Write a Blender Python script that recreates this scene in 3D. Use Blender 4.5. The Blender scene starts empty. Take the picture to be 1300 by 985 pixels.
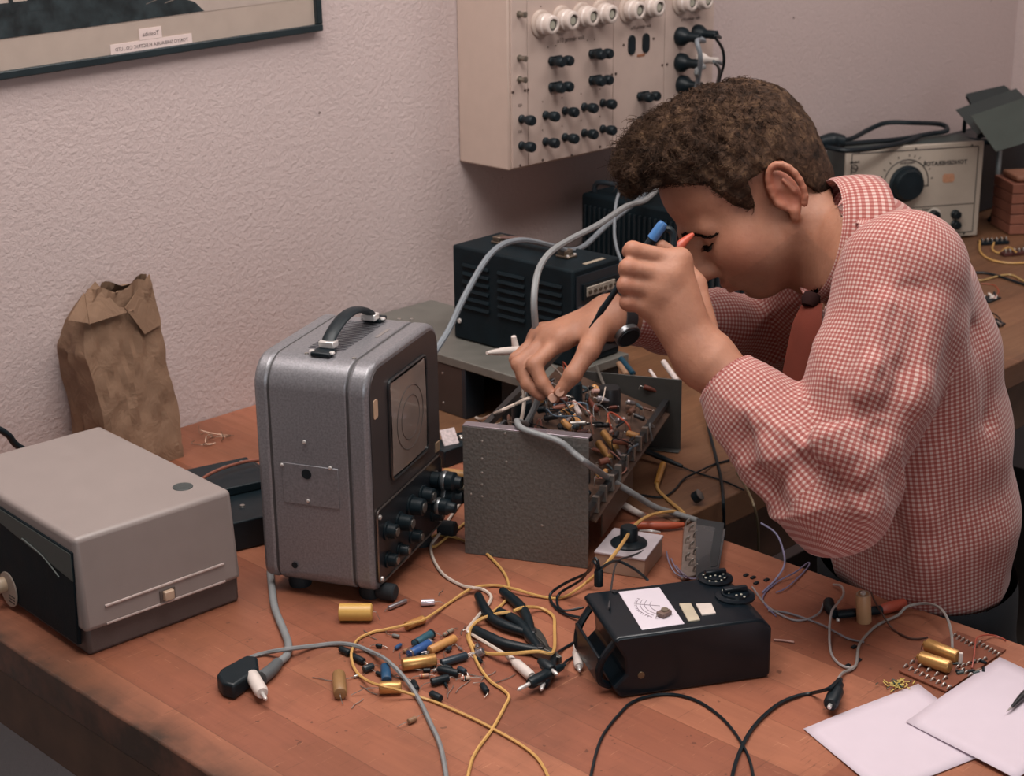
import bpy, bmesh, math, random
import numpy as np
from mathutils import Vector, Matrix
random.seed(7)
SC = bpy.context.scene
COL = SC.collection
PI = math.pi
# ------------------------------------------------------------------ camera
PX0, PY0, FL = 650.0, 448.0, 2102.09
YAW, PITCH, ROLL = 7.90546755e-01, 3.11901775e-01, -1.16510890e-02
_f = np.array([math.sin(YAW)*math.cos(PITCH), math.cos(YAW)*math.cos(PITCH), -math.sin(PITCH)])
_r = np.array([math.cos(YAW), -math.sin(YAW), 0.0]); _u = np.cross(_r, _f)
CR = _r*math.cos(ROLL)+_u*math.sin(ROLL)
CU = -_r*math.sin(ROLL)+_u*math.cos(ROLL)
CF = _f
CP = np.array([0, -1.9669, 1.6])
def ray(x, y): return CF+CR*(x-PX0)/FL-CU*(y-PY0)/FL
def P(x, y, d): return CP+d*ray(x, y)
def ON(ax, v, x, y):
    d = ray(x, y); i = 'xyz'.index(ax)
    return CP+d*((v-CP[i])/d[i])
def T(x, y, h=0.0): return ON('z', .75+h, x, y)
cd = bpy.data.cameras.new('camera'); cam = bpy.data.objects.new('camera', cd); COL.objects.link(cam)
cam.matrix_world = Matrix([[CR[0], CU[0], -CF[0], CP[0]], [CR[1], CU[1], -CF[1], CP[1]], [CR[2], CU[2], -CF[2], CP[2]], [0, 0, 0, 1]])
cd.sensor_width = 36; cd.lens = FL*36/1300; cd.shift_x = 0; cd.shift_y = -44.5/1300
cd.clip_start = .05
cd.dof.use_dof = True; cd.dof.focus_distance = 1.75; cd.dof.aperture_fstop = 13
SC.camera = cam
# ------------------------------------------------------------------ materials
def lin(c):
    if isinstance(c, str): c = [int(c[i:i+2], 16) for i in (0, 2, 4)]
    o = []
    for v in c[:3]:
        v = v/255.0
        o.append(v/12.92 if v <= .04045 else ((v+.055)/1.055)**2.4)
    return (*o, 1.0)
class NT:
    def __init__(s, name):
        s.m = bpy.data.materials.new(name); s.m.use_nodes = True
        s.t = s.m.node_tree; s.b = s.t.nodes['Principled BSDF']
    def n(s, typ, **kw):
        nd = s.t.nodes.new(typ)
        for k, v in kw.items():
            if k.startswith('i_'):
                key = k[2:]; key = int(key) if key.isdigit() else key.replace('_', ' ')
                nd.inputs[key].default_value = v
            else: setattr(nd, k, v)
        return nd
    def l(s, a, b): s.t.links.new(a, b)
    def math(s, op, a, b=None, c=None, clamp=False):
        nd = s.n('ShaderNodeMath', operation=op); nd.use_clamp = clamp
        for i, v in enumerate((a, b, c)):
            if v is None: continue
            if isinstance(v, (int, float)): nd.inputs[i].default_value = v
            else: s.l(v, nd.inputs[i])
        return nd.outputs[0]
    def mix(s, fac, a, b, blend='MIX'):
        nd = s.n('ShaderNodeMix', data_type='RGBA', blend_type=blend)
        for i, v in ((0, fac), (6, a), (7, b)):
            if isinstance(v, (int, float)): nd.inputs[i].default_value = v
            elif isinstance(v, tuple): nd.inputs[i].default_value = v
            else: s.l(v, nd.inputs[i])
        return nd.outputs[2]
    def ramp(s, fac, stops):
        nd = s.n('ShaderNodeValToRGB'); cr = nd.color_ramp
        while len(cr.elements) < len(stops): cr.elements.new(.5)
        for e, (p, c) in zip(cr.elements, stops):
            e.position = p; e.color = c if len(c) == 4 else (*c, 1)
        s.l(fac, nd.inputs[0]); return nd.outputs[0]
    def coord(s, which='Object', scale=(1, 1, 1), rot=(0, 0, 0)):
        tc = s.n('ShaderNodeTexCoord'); mp = s.n('ShaderNodeMapping')
        mp.inputs['Scale'].default_value = scale; mp.inputs['Rotation'].default_value = rot
        s.l(tc.outputs[which], mp.inputs[0]); return mp.outputs[0]
    def noise(s, vec, scale, detail=4, rough=.5, dist=0):
        nd = s.n('ShaderNodeTexNoise'); nd.inputs['Scale'].default_value = scale
        nd.inputs['Detail'].default_value = detail; nd.inputs['Roughness'].default_value = rough
        nd.inputs['Distortion'].default_value = dist
        s.l(vec, nd.inputs['Vector']); return nd.outputs['Fac']
    def bump(s, h, strength=.3, dist=.001):
        nd = s.n('ShaderNodeBump'); nd.inputs['Strength'].default_value = strength
        nd.inputs['Distance'].default_value = dist
        s.l(h, nd.inputs['Height']); s.l(nd.outputs[0], s.b.inputs['Normal']); return nd
_mats = {}
def M(hexc, rough=.5, metal=0.0, var=.10, vs=40, bump=0, bs=300, coat=0, spec=None, name=None, trans=0):
    key = (hexc, rough, metal, var, vs, bump, bs, coat, spec, trans)
    if key in _mats: return _mats[key]
    t = NT(name or 'surface'); v = t.coord()
    n = t.noise(v, vs, 3)
    c = lin(hexc); d = tuple(x*(1-var) for x in c[:3])+(1,); e = tuple(min(1, x*(1+var)) for x in c[:3])+(1,)
    t.l(t.ramp(n, [(.3, d), (.7, e)]), t.b.inputs['Base Color'])
    r = t.math('MULTIPLY_ADD', n, .15, max(0, rough-.075), clamp=True); t.l(r, t.b.inputs['Roughness'])
    t.b.inputs['Metallic'].default_value = metal
    if coat: t.b.inputs['Coat Weight'].default_value = coat
    if spec is not None: t.b.inputs['Specular IOR Level'].default_value = spec
    if trans: t.b.inputs['Transmission Weight'].default_value = trans
    if bump: t.bump(t.noise(v, bs, 2), bump, .0008)
    _mats[key] = t.m; return t.m
# ------------------------------------------------------------------ mesh builder
def unit(v):
    v = np.asarray(v, float); n = np.linalg.norm(v); return v/n if n > 1e-12 else np.array([0, 0, 1.0])
def frame_of(d):
    d = unit(d); a = np.array([0, 0, 1.0]) if abs(d[2]) < .9 else np.array([1.0, 0, 0])
    x = unit(np.cross(a, d)); return x, np.cross(d, x), d
def smooth_path(pts, seg=6, closed=False):
    pts = [np.asarray(p, float) for p in pts]; n = len(pts)
    if n < 3: return pts
    out = []
    rng = range(n) if closed else range(n-1)
    for i in rng:
        g = (lambda k: pts[k % n]) if closed else (lambda k: pts[max(0, min(n-1, k))])
        p0, p1, p2, p3 = g(i-1), g(i), g(i+1), g(i+2)
        for j in range(seg):
            t = j/seg
            out.append(.5*((2*p1)+(-p0+p2)*t+(2*p0-5*p1+4*p2-p3)*t*t+(-p0+3*p1-3*p2+p3)*t**3))
    if not closed: out.append(pts[-1])
    return out
class MB:
    def __init__(s): s.v = []; s.f = []; s.m = []; s.uv = None
    def add(s, vs, fs, m=0):
        o = len(s.v); s.v += [tuple(map(float, p)) for p in vs]
        s.f += [tuple(i+o for i in f) for f in fs]; s.m += [m]*len(fs); return s
    def box(s, x0, x1, y0, y1, z0, z1, m=0):
        v = [(x0, y0, z0), (x1, y0, z0), (x1, y1, z0), (x0, y1, z0), (x0, y0, z1), (x1, y0, z1), (x1, y1, z1), (x0, y1, z1)]
        return s.add(v, [(0, 3, 2, 1), (4, 5, 6, 7), (0, 1, 5, 4), (1, 2, 6, 5), (2, 3, 7, 6), (3, 0, 4, 7)], m)
    def hexa(s, v8, m=0):
        return s.add(v8, [(0, 3, 2, 1), (4, 5, 6, 7), (0, 1, 5, 4), (1, 2, 6, 5), (2, 3, 7, 6), (3, 0, 4, 7)], m)
    def obox(s, c, ex, ey, ez, m=0):
        c, ex, ey, ez = [np.asarray(q, float) for q in (c, ex, ey, ez)]
        v = [c+a*ex+b*ey+d*ez for d in (-1, 1) for a, b in ((-1, -1), (1, -1), (1, 1), (-1, 1))]
        return s.hexa(v, m)
    def prism(s, poly, o, ex, ey, ez, m=0):
        o, ex, ey, ez = [np.asarray(q, float) for q in (o, ex, ey, ez)]; n = len(poly)
        v = [o+ex*a+ey*b for a, b in poly]+[o+ex*a+ey*b+ez for a, b in poly]
        fs = [tuple(range(n))[::-1], tuple(range(n, 2*n))]+[(i, (i+1) % n, n+(i+1) % n, n+i) for i in range(n)]
        return s.add(v, fs, m)
    def cyl(s, a, b, r0, r1=None, n=16, m=0, caps=True):
        a, b = np.asarray(a, float), np.asarray(b, float); r1 = r0 if r1 is None else r1
        x, y, d = frame_of(b-a)
        v = [a+r0*(x*math.cos(t)+y*math.sin(t)) for t in [2*PI*i/n for i in range(n)]]
        v += [b+r1*(x*math.cos(t)+y*math.sin(t)) for t in [2*PI*i/n for i in range(n)]]
        fs = [(i, (i+1) % n, n+(i+1) % n, n+i) for i in range(n)]
        if caps: fs += [tuple(range(n))[::-1], tuple(range(n, 2*n))]
        return s.add(v, fs, m)
    def lathe(s, prof, o, axis, n=20, m=0, ang0=0):
        o = np.asarray(o, float); x, y, d = frame_of(axis); v = []; fs = []
        for r, h in prof:
            for i in range(n):
                t = 2*PI*i/n+ang0; v.append(o+d*h+r*(x*math.cos(t)+y*math.sin(t)))
        k = len(prof)
        for j in range(k-1):
            for i in range(n):
                fs.append((j*n+i, j*n+(i+1) % n, (j+1)*n+(i+1) % n, (j+1)*n+i))
        fs.append(tuple(range(n))[::-1]); fs.append(tuple((k-1)*n+i for i in range(n)))
        return s.add(v, fs, m)
    def tube(s, pts, r, n=8, m=0, smooth=6, closed=False, caps=True):
        pts = smooth_path(pts, smooth, closed) if smooth else [np.asarray(p, float) for p in pts]
        k = len(pts); rr = r if hasattr(r, '__len__') else None
        tang = []
        for i in range(k):
            a = pts[(i-1) % k] if closed or i > 0 else pts[i]; b = pts[(i+1) % k] if closed or i < k-1 else pts[i]
            tang.append(unit(b-a))
        x, y, _ = frame_of(tang[0]); v = []
        for i in range(k):
            x = unit(x-tang[i]*float(x@tang[i])); y = np.cross(tang[i], x)
            rad = r if rr is None else np.interp(i/(k-1), np.linspace(0, 1, len(rr)), rr)
            for j in range(n):
                t = 2*PI*j/n; v.append(pts[i]+rad*(x*math.cos(t)+y*math.sin(t)))
        fs = []
        for i in range(k if closed else k-1):
            for j in range(n):
                a, b = i*n, ((i+1) % k)*n
                fs.append((a+j, a+(j+1) % n, b+(j+1) % n, b+j))
        if caps and not closed: fs += [tuple(range(n))[::-1], tuple((k-1)*n+j for j in range(n))]
        return s.add(v, fs, m)
    def ball(s, c, r, n=12, m=0, sc=(1, 1, 1)):
        c = np.asarray(c, float); v = []; fs = []; h = n//2
        for i in range(1, h):
            ph = PI*i/h
            for j in range(n):
                t = 2*PI*j/n; v.append(c+r*np.array([math.sin(ph)*math.cos(t)*sc[0], math.sin(ph)*math.sin(t)*sc[1], math.cos(ph)*sc[2]]))
        v += [c+np.array([0, 0, r*sc[2]]), c-np.array([0, 0, r*sc[2]])]; a, b = len(v)-2, len(v)-1
        for i in range(h-2):
            for j in range(n): fs.append((i*n+j, (i+1)*n+j, (i+1)*n+(j+1) % n, i*n+(j+1) % n))
        for j in range(n): fs.append((a, j, (j+1) % n)); fs.append((b, (h-2)*n+(j+1) % n, (h-2)*n+j))
        return s.add(v, fs, m)
    def grid(s, rows, m=0, closed=False):
        n = len(rows[0]); v = [p for r in rows for p in r]; fs = []
        for i in range(len(rows)-1):
            for j in range(n if closed else n-1):
                k = (j+1) % n
                fs.append((i*n+j, i*n+k, (i+1)*n+k, (i+1)*n+j))
        return s.add(v, fs, m)
    def build(s, name, mats, parent=None, bevel=0, bseg=2, angle=38, world=False, solid=0, sub=0, smooth=True, center=True):
        V = np.array(s.v, float).reshape(-1, 3); loc = np.zeros(3)
        if parent is not None and world:
            Mi = np.array(WM(parent).inverted()); V = V@Mi[:3, :3].T+Mi[:3, 3]
        elif parent is None and center:
            mn, mx = V.min(0), V.max(0); loc = np.array([(mn[0]+mx[0])/2, (mn[1]+mx[1])/2, mn[2]]); V = V-loc
        me = bpy.data.meshes.new(name); me.from_pydata(V.tolist(), [], s.f)
        for mt in (mats if isinstance(mats, (list, tuple)) else [mats]): me.materials.append(mt)
        me.polygons.foreach_set('material_index', s.m)
        me.update()
        b = bmesh.new(); b.from_mesh(me); bmesh.ops.recalc_face_normals(b, faces=b.faces); b.to_mesh(me); b.free()
        if smooth:
            me.polygons.foreach_set('use_smooth', [True]*len(me.polygons)); me.set_sharp_from_angle(angle=math.radians(angle))
        o = bpy.data.objects.new(name, me); COL.objects.link(o); o.location = loc
        if parent is not None: o.parent = parent
        if bevel:
            md = o.modifiers.new('bevel', 'BEVEL'); md.width = bevel; md.segments = bseg; md.limit_method = 'ANGLE'; md.angle_limit = math.radians(35); md.harden_normals = False
        if solid:
            md = o.modifiers.new('solid', 'SOLIDIFY'); md.thickness = solid; md.offset = 0
        if sub:
            md = o.modifiers.new('sub', 'SUBSURF'); md.levels = sub; md.render_levels = sub
        return o
def WM(o):
    m = o.matrix_basis.copy()
    while o.parent: o = o.parent; m = o.matrix_basis@m
    return m
def tag(o, label=None, cat=None, group=None, kind=None):
    if label: o['label'] = label
    if cat: o['category'] = cat
    if group: o['group'] = group
    if kind: o['kind'] = kind
    return o
def thing(name, label, cat, loc=(0, 0, 0), rz=0, group=None):
    o = bpy.data.objects.new(name, None); COL.objects.link(o); o.empty_display_size = .02
    o.location = tuple(map(float, loc)); o.rotation_euler = (0, 0, rz); return tag(o, label, cat, group)
def dup(o, parent=None):
    c = o.copy(); COL.objects.link(c); c.parent = parent
    for ch in list(o.children): dup(ch, c)
    return c
def struct(name, mb, m, **k):
    o = mb.build(name, m, center=False, **k); o['kind'] = 'structure'; return o
class Fr:                                    # the local frame of a turned box: pixel -> local plane
    def __init__(s, x, y, z, a): s.o = np.array([x, y, z]); s.a = a; s.e = [np.array([math.cos(a), math.sin(a), 0]), np.array([-math.sin(a), math.cos(a), 0]), np.array([0, 0, 1.0])]
    def on(s, ax, v, px, py):
        i = 'xyz'.index(ax); d = ray(px, py); t = (v-(CP-s.o)@s.e[i])/(d@s.e[i]); p = CP+d*t-s.o
        return np.array([p@e for e in s.e])
    def w(s, p): return s.o+s.e[0]*p[0]+s.e[1]*p[1]+s.e[2]*p[2]
def rrect(w, h, r, n=6, cx=0, cy=0):
    rs = r if hasattr(r, '__len__') else (r,)*4; o = []
    for k, (sx, sy, a0) in enumerate(((1, 1, 0), (-1, 1, PI/2), (-1, -1, PI), (1, -1, 1.5*PI))):
        q = rs[k]; x, y = sx*(w/2-q), sy*(h/2-q)
        for i in range(n+1):
            t = a0+PI/2*i/n; o.append((cx+x+q*math.cos(t), cy+y+q*math.sin(t)))
    return o
def text_mb(mb, txt, o, ex, ey, size, m=0, mirror=True, depth=.0002, bold=0.0, align='CENTER'):
    """writing as thin geometry; ex = reading direction on the surface as seen in the place"""
    cu = bpy.data.curves.new('t', 'FONT'); cu.body = txt; cu.size = size; cu.align_x = align; cu.offset = bold; cu.resolution_u = 2
    ob = bpy.data.objects.new('t', cu); COL.objects.link(ob)
    dg = bpy.context.evaluated_depsgraph_get(); me = bpy.data.meshes.new_from_object(ob.evaluated_get(dg))
    o, ex, ey = [np.asarray(q, float) for q in (o, ex, ey)]; sx = -1 if mirror else 1
    nrm = np.cross(ex, ey)
    vs = [o+ex*(v.co.x*sx)+ey*v.co.y+nrm*depth for v in me.vertices]
    mb.add(vs, [tuple(p.vertices) for p in me.polygons], m)
    bpy.data.objects.remove(ob); bpy.data.curves.remove(cu); bpy.data.meshes.remove(me)
# common surfaces
BLACK = M('0c191f', .45, spec=.35, var=.15, name='black_plastic'); BLACKM = M('0a171d', .7, var=.2, spec=.2, bump=.3, bs=500, name='black_crackle_paint')
CHROME = M('dedad6', .3, .55, name='chrome'); TIN = M('b5b0aa', .35, .9, name='tinned_wire'); DARKM = M('3a3a3c', .4, .6, name='dark_metal')
WHITEP = M('d6cbc4', .4, name='white_plastic'); RUBBER = M('171d22', .7, name='black_rubber')
GREYCABLE = M('7d7f80', .5, name='grey_cable'); YELW = M('c4995a', .45, name='yellow_wire'); WHITEW = M('cbbbae', .45, name='white_wire')
GOLD = M('bd9058', .33, .6, var=.15, name='gold_can'); TANC = M('c08a52', .45, var=.12, name='tan_paper_tube'); REDP = M('a84a33', .45, name='red_plastic')
BLUEC = M('2f4f78', .35, name='blue_sleeve')
# ------------------------------------------------------------------ room
def wall_mat(name, base, lo):
    t = NT(name); v = t.coord()
    n = t.noise(v, 1.6, 3); f = t.noise(v, 55, 4, .6)
    c = t.mix(n, lin(lo), lin(base))
    vo = t.n('ShaderNodeTexVoronoi', feature='F1'); vo.inputs['Scale'].default_value = 9; t.l(v, vo.inputs['Vector'])
    sp = t.math('LESS_THAN', vo.outputs['Distance'], .025)
    c = t.mix(t.math('MULTIPLY', sp, .75), c, lin('5a4a44'))
    c = t.mix(t.math('MULTIPLY', f, .12), c, lin('8f8078'))
    t.l(c, t.b.inputs['Base Color']); t.b.inputs['Roughness'].default_value = .85
    t.bump(t.noise(v, 120, 5, .65, .2), .6, .004)
    return t.m
WALLM = wall_mat('plaster_wall', 'c6b5b2', 'bcaaa7')
XR = 3.725
struct('wall_back', MB().box(-1.8, XR+.1, 0, .1, 0, 2.75), WALLM)
struct('wall_right', MB().box(XR, XR+.1, -4.2, 0, 0, 2.75), WALLM)
struct('wall_left', MB().box(-1.9, -1.8, -4.2, 0, 0, 2.75), WALLM)
struct('wall_front', MB().box(-1.9, XR+.1, -4.3, -4.2, 0, 2.75), WALLM)
struct('ceiling', MB().box(-1.9, XR+.1, -4.3, .1, 2.75, 2.85), M('d8cfc8', .9, name='ceiling_paint'))
struct('floor', MB().box(-1.9, XR+.1, -4.3, .1, -.08, 0), M('2b2622', .6, var=.25, vs=6, name='dark_lino'))
# ------------------------------------------------------------------ workbenches
def wood(name, along, c1, c2, c3, w=.066):
    t = NT(name); v = t.coord()
    s = t.n('ShaderNodeSeparateXYZ'); t.l(v, s.inputs[0])
    a, b = (s.outputs['Y'], s.outputs['X']) if along == 'y' else (s.outputs['X'], s.outputs['Y'])
    row = t.math('FLOOR', t.math('DIVIDE', b, w))
    wn = t.n('ShaderNodeTexWhiteNoise', noise_dimensions='1D'); t.l(row, wn.inputs['W'])
    seg = t.math('FLOOR', t.math('ADD', t.math('DIVIDE', a, .62), t.math('MULTIPLY', wn.outputs['Value'], 7)))
    wn2 = t.n('ShaderNodeTexWhiteNoise', noise_dimensions='2D'); cb = t.n('ShaderNodeCombineXYZ'); t.l(row, cb.inputs[0]); t.l(seg, cb.inputs[1]); t.l(cb.outputs[0], wn2.inputs['Vector'])
    sc = (55, 5, 20) if along == 'y' else (5, 55, 20)
    v2 = t.coord('Object', sc)
    g = t.noise(v2, 1, 5, .65, .6)
    base = t.ramp(wn2.outputs['Value'], [(0, lin(c1)), (.45, lin(c2)), (1, lin(c3))])
    base = t.mix(t.math('MULTIPLY', g, .55), base, lin('7a4f3e'), 'MULTIPLY')
    st = t.noise(v, 7, 5, .62); stm = t.math('MULTIPLY', t.math('SUBTRACT', st, .50, clamp=True), 3.2, clamp=True)
    base = t.mix(t.math('MULTIPLY', stm, .62), base, lin('4a3022'))
    sc2 = t.noise(t.coord('Object', (9, 160, 9), (0, 0, .9)), 2.2, 3, .7)
    base = t.mix(t.math('MULTIPLY', t.math('GREATER_THAN', sc2, .69), .28), base, lin('2c1f1a'))
    sc3 = t.noise(t.coord('Object', (120, 7, 9), (0, 0, .5)), 2.0, 3, .7)
    base = t.mix(t.math('MULTIPLY', t.math('GREATER_THAN', sc3, .70), .25), base, lin('e2ab86'))
    for ang, scl, th, f_, colr in ((1.9, (7, 210, 9), .67, .35, '3a241a'), (2.6, (8, 260, 9), .68, .30, 'd9a27c'), (.15, (5, 190, 9), .66, .35, '40281c')):
        q_ = t.noise(t.coord('Object', scl, (0, 0, ang)), 1.7, 3, .75, .3); base = t.mix(t.math('MULTIPLY', t.math('GREATER_THAN', q_, th), f_), base, lin(colr))
    bl = t.noise(v, 2.3, 4, .6); base = t.mix(t.math('MULTIPLY', t.math('SUBTRACT', bl, .46, clamp=True), 3.0, clamp=True), base, lin('6a4028'))
    pt_ = t.noise(v, 90, 2, .5); base = t.mix(t.math('MULTIPLY', t.math('GREATER_THAN', pt_, .73), .5), base, lin('2e1d15'))
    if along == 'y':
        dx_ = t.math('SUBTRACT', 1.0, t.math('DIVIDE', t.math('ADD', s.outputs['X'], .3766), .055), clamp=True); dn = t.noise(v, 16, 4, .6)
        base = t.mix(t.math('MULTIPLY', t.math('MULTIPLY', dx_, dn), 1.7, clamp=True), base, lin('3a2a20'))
    ed = t.math('LESS_THAN', t.math('PINGPONG', b, w/2), .0005)
    base = t.mix(t.math('MULTIPLY', ed, .35), base, lin('3a2419'))
    t.l(base, t.b.inputs['Base Color'])
    t.l(t.math('MULTIPLY_ADD', g, .3, .33), t.b.inputs['Roughness'])
    t.bump(g, .25, .0006)
    return t.m
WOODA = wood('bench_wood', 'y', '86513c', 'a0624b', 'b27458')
WOODB = wood('bench_wood_side', 'x', '6b4c38', '7e5c42', '8b6448', .09)
EDGE = M('5d4638', .6, var=.25, vs=25, name='worn_edge_wood'); LEGM = M('4e4a45', .6, var=.1, name='painted_bench_frame')
def bench(name, label, x0, x1, y0, y1, top, ed, legs):
    t = thing(name, label, 'workbench', ((x0+x1)/2, (y0+y1)/2, 0))
    ox, oy = (x0+x1)/2, (y0+y1)/2
    X0, X1, Y0, Y1 = x0-ox, x1-ox, y0-oy, y1-oy
    b = MB(); n = 40                                   # slightly worn edges
    def wob(i, s): return .0006*math.sin(i*2.3+s)+.0005*math.sin(i*.9+s*2)
    P1 = [(X0+wob(i, 1), Y0+(Y1-Y0)*i/n) for i in range(n+1)]; P2 = [(X1+wob(i, 4), Y1-(Y1-Y0)*i/n) for i in range(n+1)]
    b.prism(P1+P2, (0, 0, .708), (1, 0, 0), (0, 1, 0), (0, 0, .042))
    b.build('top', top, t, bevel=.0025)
    a = MB(); i = .022
    a.box(X0+i, X1-i, Y0+i, Y0+i+.025, .61, .708).box(X0+i, X1-i, Y1-i-.025, Y1-i, .61, .708)
    a.box(X0+i, X0+i+.025, Y0+i+.025, Y1-i-.025, .61, .708).box(X1-i-.025, X1-i, Y0+i+.025, Y1-i-.025, .61, .708)
    a.build('apron', ed, t, bevel=.002)
    for lx, ly in legs:
        MB().box(lx-ox-.03, lx-ox+.03, ly-oy-.03, ly-oy+.03, 0, .61).build('leg', LEGM, t, bevel=.003)
    return t
YB = -.753
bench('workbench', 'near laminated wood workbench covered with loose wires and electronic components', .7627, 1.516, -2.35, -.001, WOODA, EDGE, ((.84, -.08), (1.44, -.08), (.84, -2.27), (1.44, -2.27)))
bench('workbench', 'side workbench along the wall under the white oscillator, beyond the seated man', 1.5175, XR-.002, YB, -.001, WOODB, EDGE, ((1.6, -.08), (1.6, -.67), (3.64, -.08), (3.64, -.67)))
# ------------------------------------------------------------------ framed picture
def picture():
    br = ON('y', -.012, 409.6, 39); ti = math.radians(1.4)
    t = thing('framed_picture', 'framed black and white print with pasted paper labels, top left on the wall', 'picture', (br[0], -.0005, br[2]))
    t.rotation_euler = (0, -ti, 0)
    W, H, f = .76, .5, .0105
    b = MB(); b.box(-W, 0, -.014, 0, 0, f).box(-W, 0, -.014, 0, H-f, H).box(-W, -W+f, -.014, 0, f, H-f).box(-f, 0, -.014, 0, f, H-f)
    b.build('frame', M('1f2a2e', .35, name='black_frame'), t, bevel=.0015)
    MB().box(-W+f, -f, -.007, -.001, f, H-f).build('mat_board', M('a39388', .75, var=.04, name='grey_mat'), t)
    # the print: pale road, dark hill, trunks
    pr = MB(); z0 = f+.040; y = -.0074
    def poly(pts, m, k=0): pr.add([(x, y-.0002*k, z) for x, z in pts], [tuple(range(len(pts)))], m)
    poly([(-W+.05, z0), (-f-.001, z0), (-f-.001, H-.06), (-W+.05, H-.06)], 0)
    poly([(-W+.05, z0+.11), (-.35, z0+.085), (-f-.001, z0+.13), (-f-.001, H-.06), (-W+.05, H-.06)], 2, 1)
    hill = [(-W+.05, z0)]+[(-.206, z0+.001)]+[(-.22-.03*i, z0+.010+.034*math.sin(min(1, (i+.4)/4.5)*PI/2)) for i in range(16)]+[(-W+.05, z0+.05)]
    poly(hill, 1, 2)
    for x, w in ((-.500, .006), (-.468, .016), (-.432, .004), (-.365, .013), (-.33, .002), (-.322, .002), (-.56, .012), (-.62, .01)):
        poly([(x-w/2, z0+.03), (x+w/2, z0+.03), (x+w/2*.9, z0+.3), (x-w/2*.9, z0+.3)], 1, 3)
    random.seed(3)
    for i in range(26):
        x = -.34+random.random()*.03; a = random.uniform(-.9, .9); L = random.uniform(.02, .06); w = .0007
        poly([(x, z0+.035), (x+w, z0+.035), (x+w+math.sin(a)*L, z0+.035+math.cos(a)*L), (x+math.sin(a)*L, z0+.035+math.cos(a)*L)], 1, 4)
    poly([(-.27, z0+.018), (-.06, z0+.062), (-.06, z0+.0635), (-.27, z0+.0195)], 3, 4)
    poly([(-.30, z0+.02), (-.09, z0+.072), (-.09, z0+.073), (-.30, z0+.021)], 3, 4)
    poly([(-.125, z0+.036), (-.10, z0+.034), (-.075, z0+.042), (-.075, z0+.06), (-.125, z0+.056)], 1, 4)
    pr.build('print', [M('a7988f', .5, var=.05, name='print_pale'), M('20292c', .5, var=.5, vs=60, name='print_dark'), M('5a5a56', .5, var=.5, vs=30, name='print_grey'), M('6b635e', .5, name='print_line')], t)
    PAPER = M('d0bdb8', .7, var=.03, name='label_paper'); INK = M('3b2f30', .7, name='ink')
    # strips located by where they sit on the mat
    R = Matrix.Rotation(-ti, 3, 'Y')
    def at(px, py): q = ON('y', -.0085, px, py); v = R.inverted()@Vector((q[0]-br[0], q[1]+.0005, q[2]-br[2])); return v.x, v.z
    x0, z0_ = at(141, 69); x1, z1_ = at(244, 52)
    b = MB(); b.box(x0, x1, -.0082, -.007, f-.001, f+.013)
    text_mb(b, 'TOKYO SHIBAURA ELECTRIC CO., LTD', ((x0+x1)/2, -.0083, f+.0035), (1, 0, 0), (0, 0, 1), .0068, 1)
    s = (x1-x0)
    b.build('caption_strip', [PAPER, INK], t)
    x0, _ = at(178, 55); x1, _ = at(206, 50)
    b = MB(); b.box(x0, x1, -.0082, -.007, f+.0135, f+.0285)
    text_mb(b, 'Toshiba', ((x0+x1)/2, -.0083, f+.018), (1, 0, 0), (0, 0, 1), .0085, 1)
    b.build('caption_tab', [PAPER, INK], t)
picture()
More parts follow.
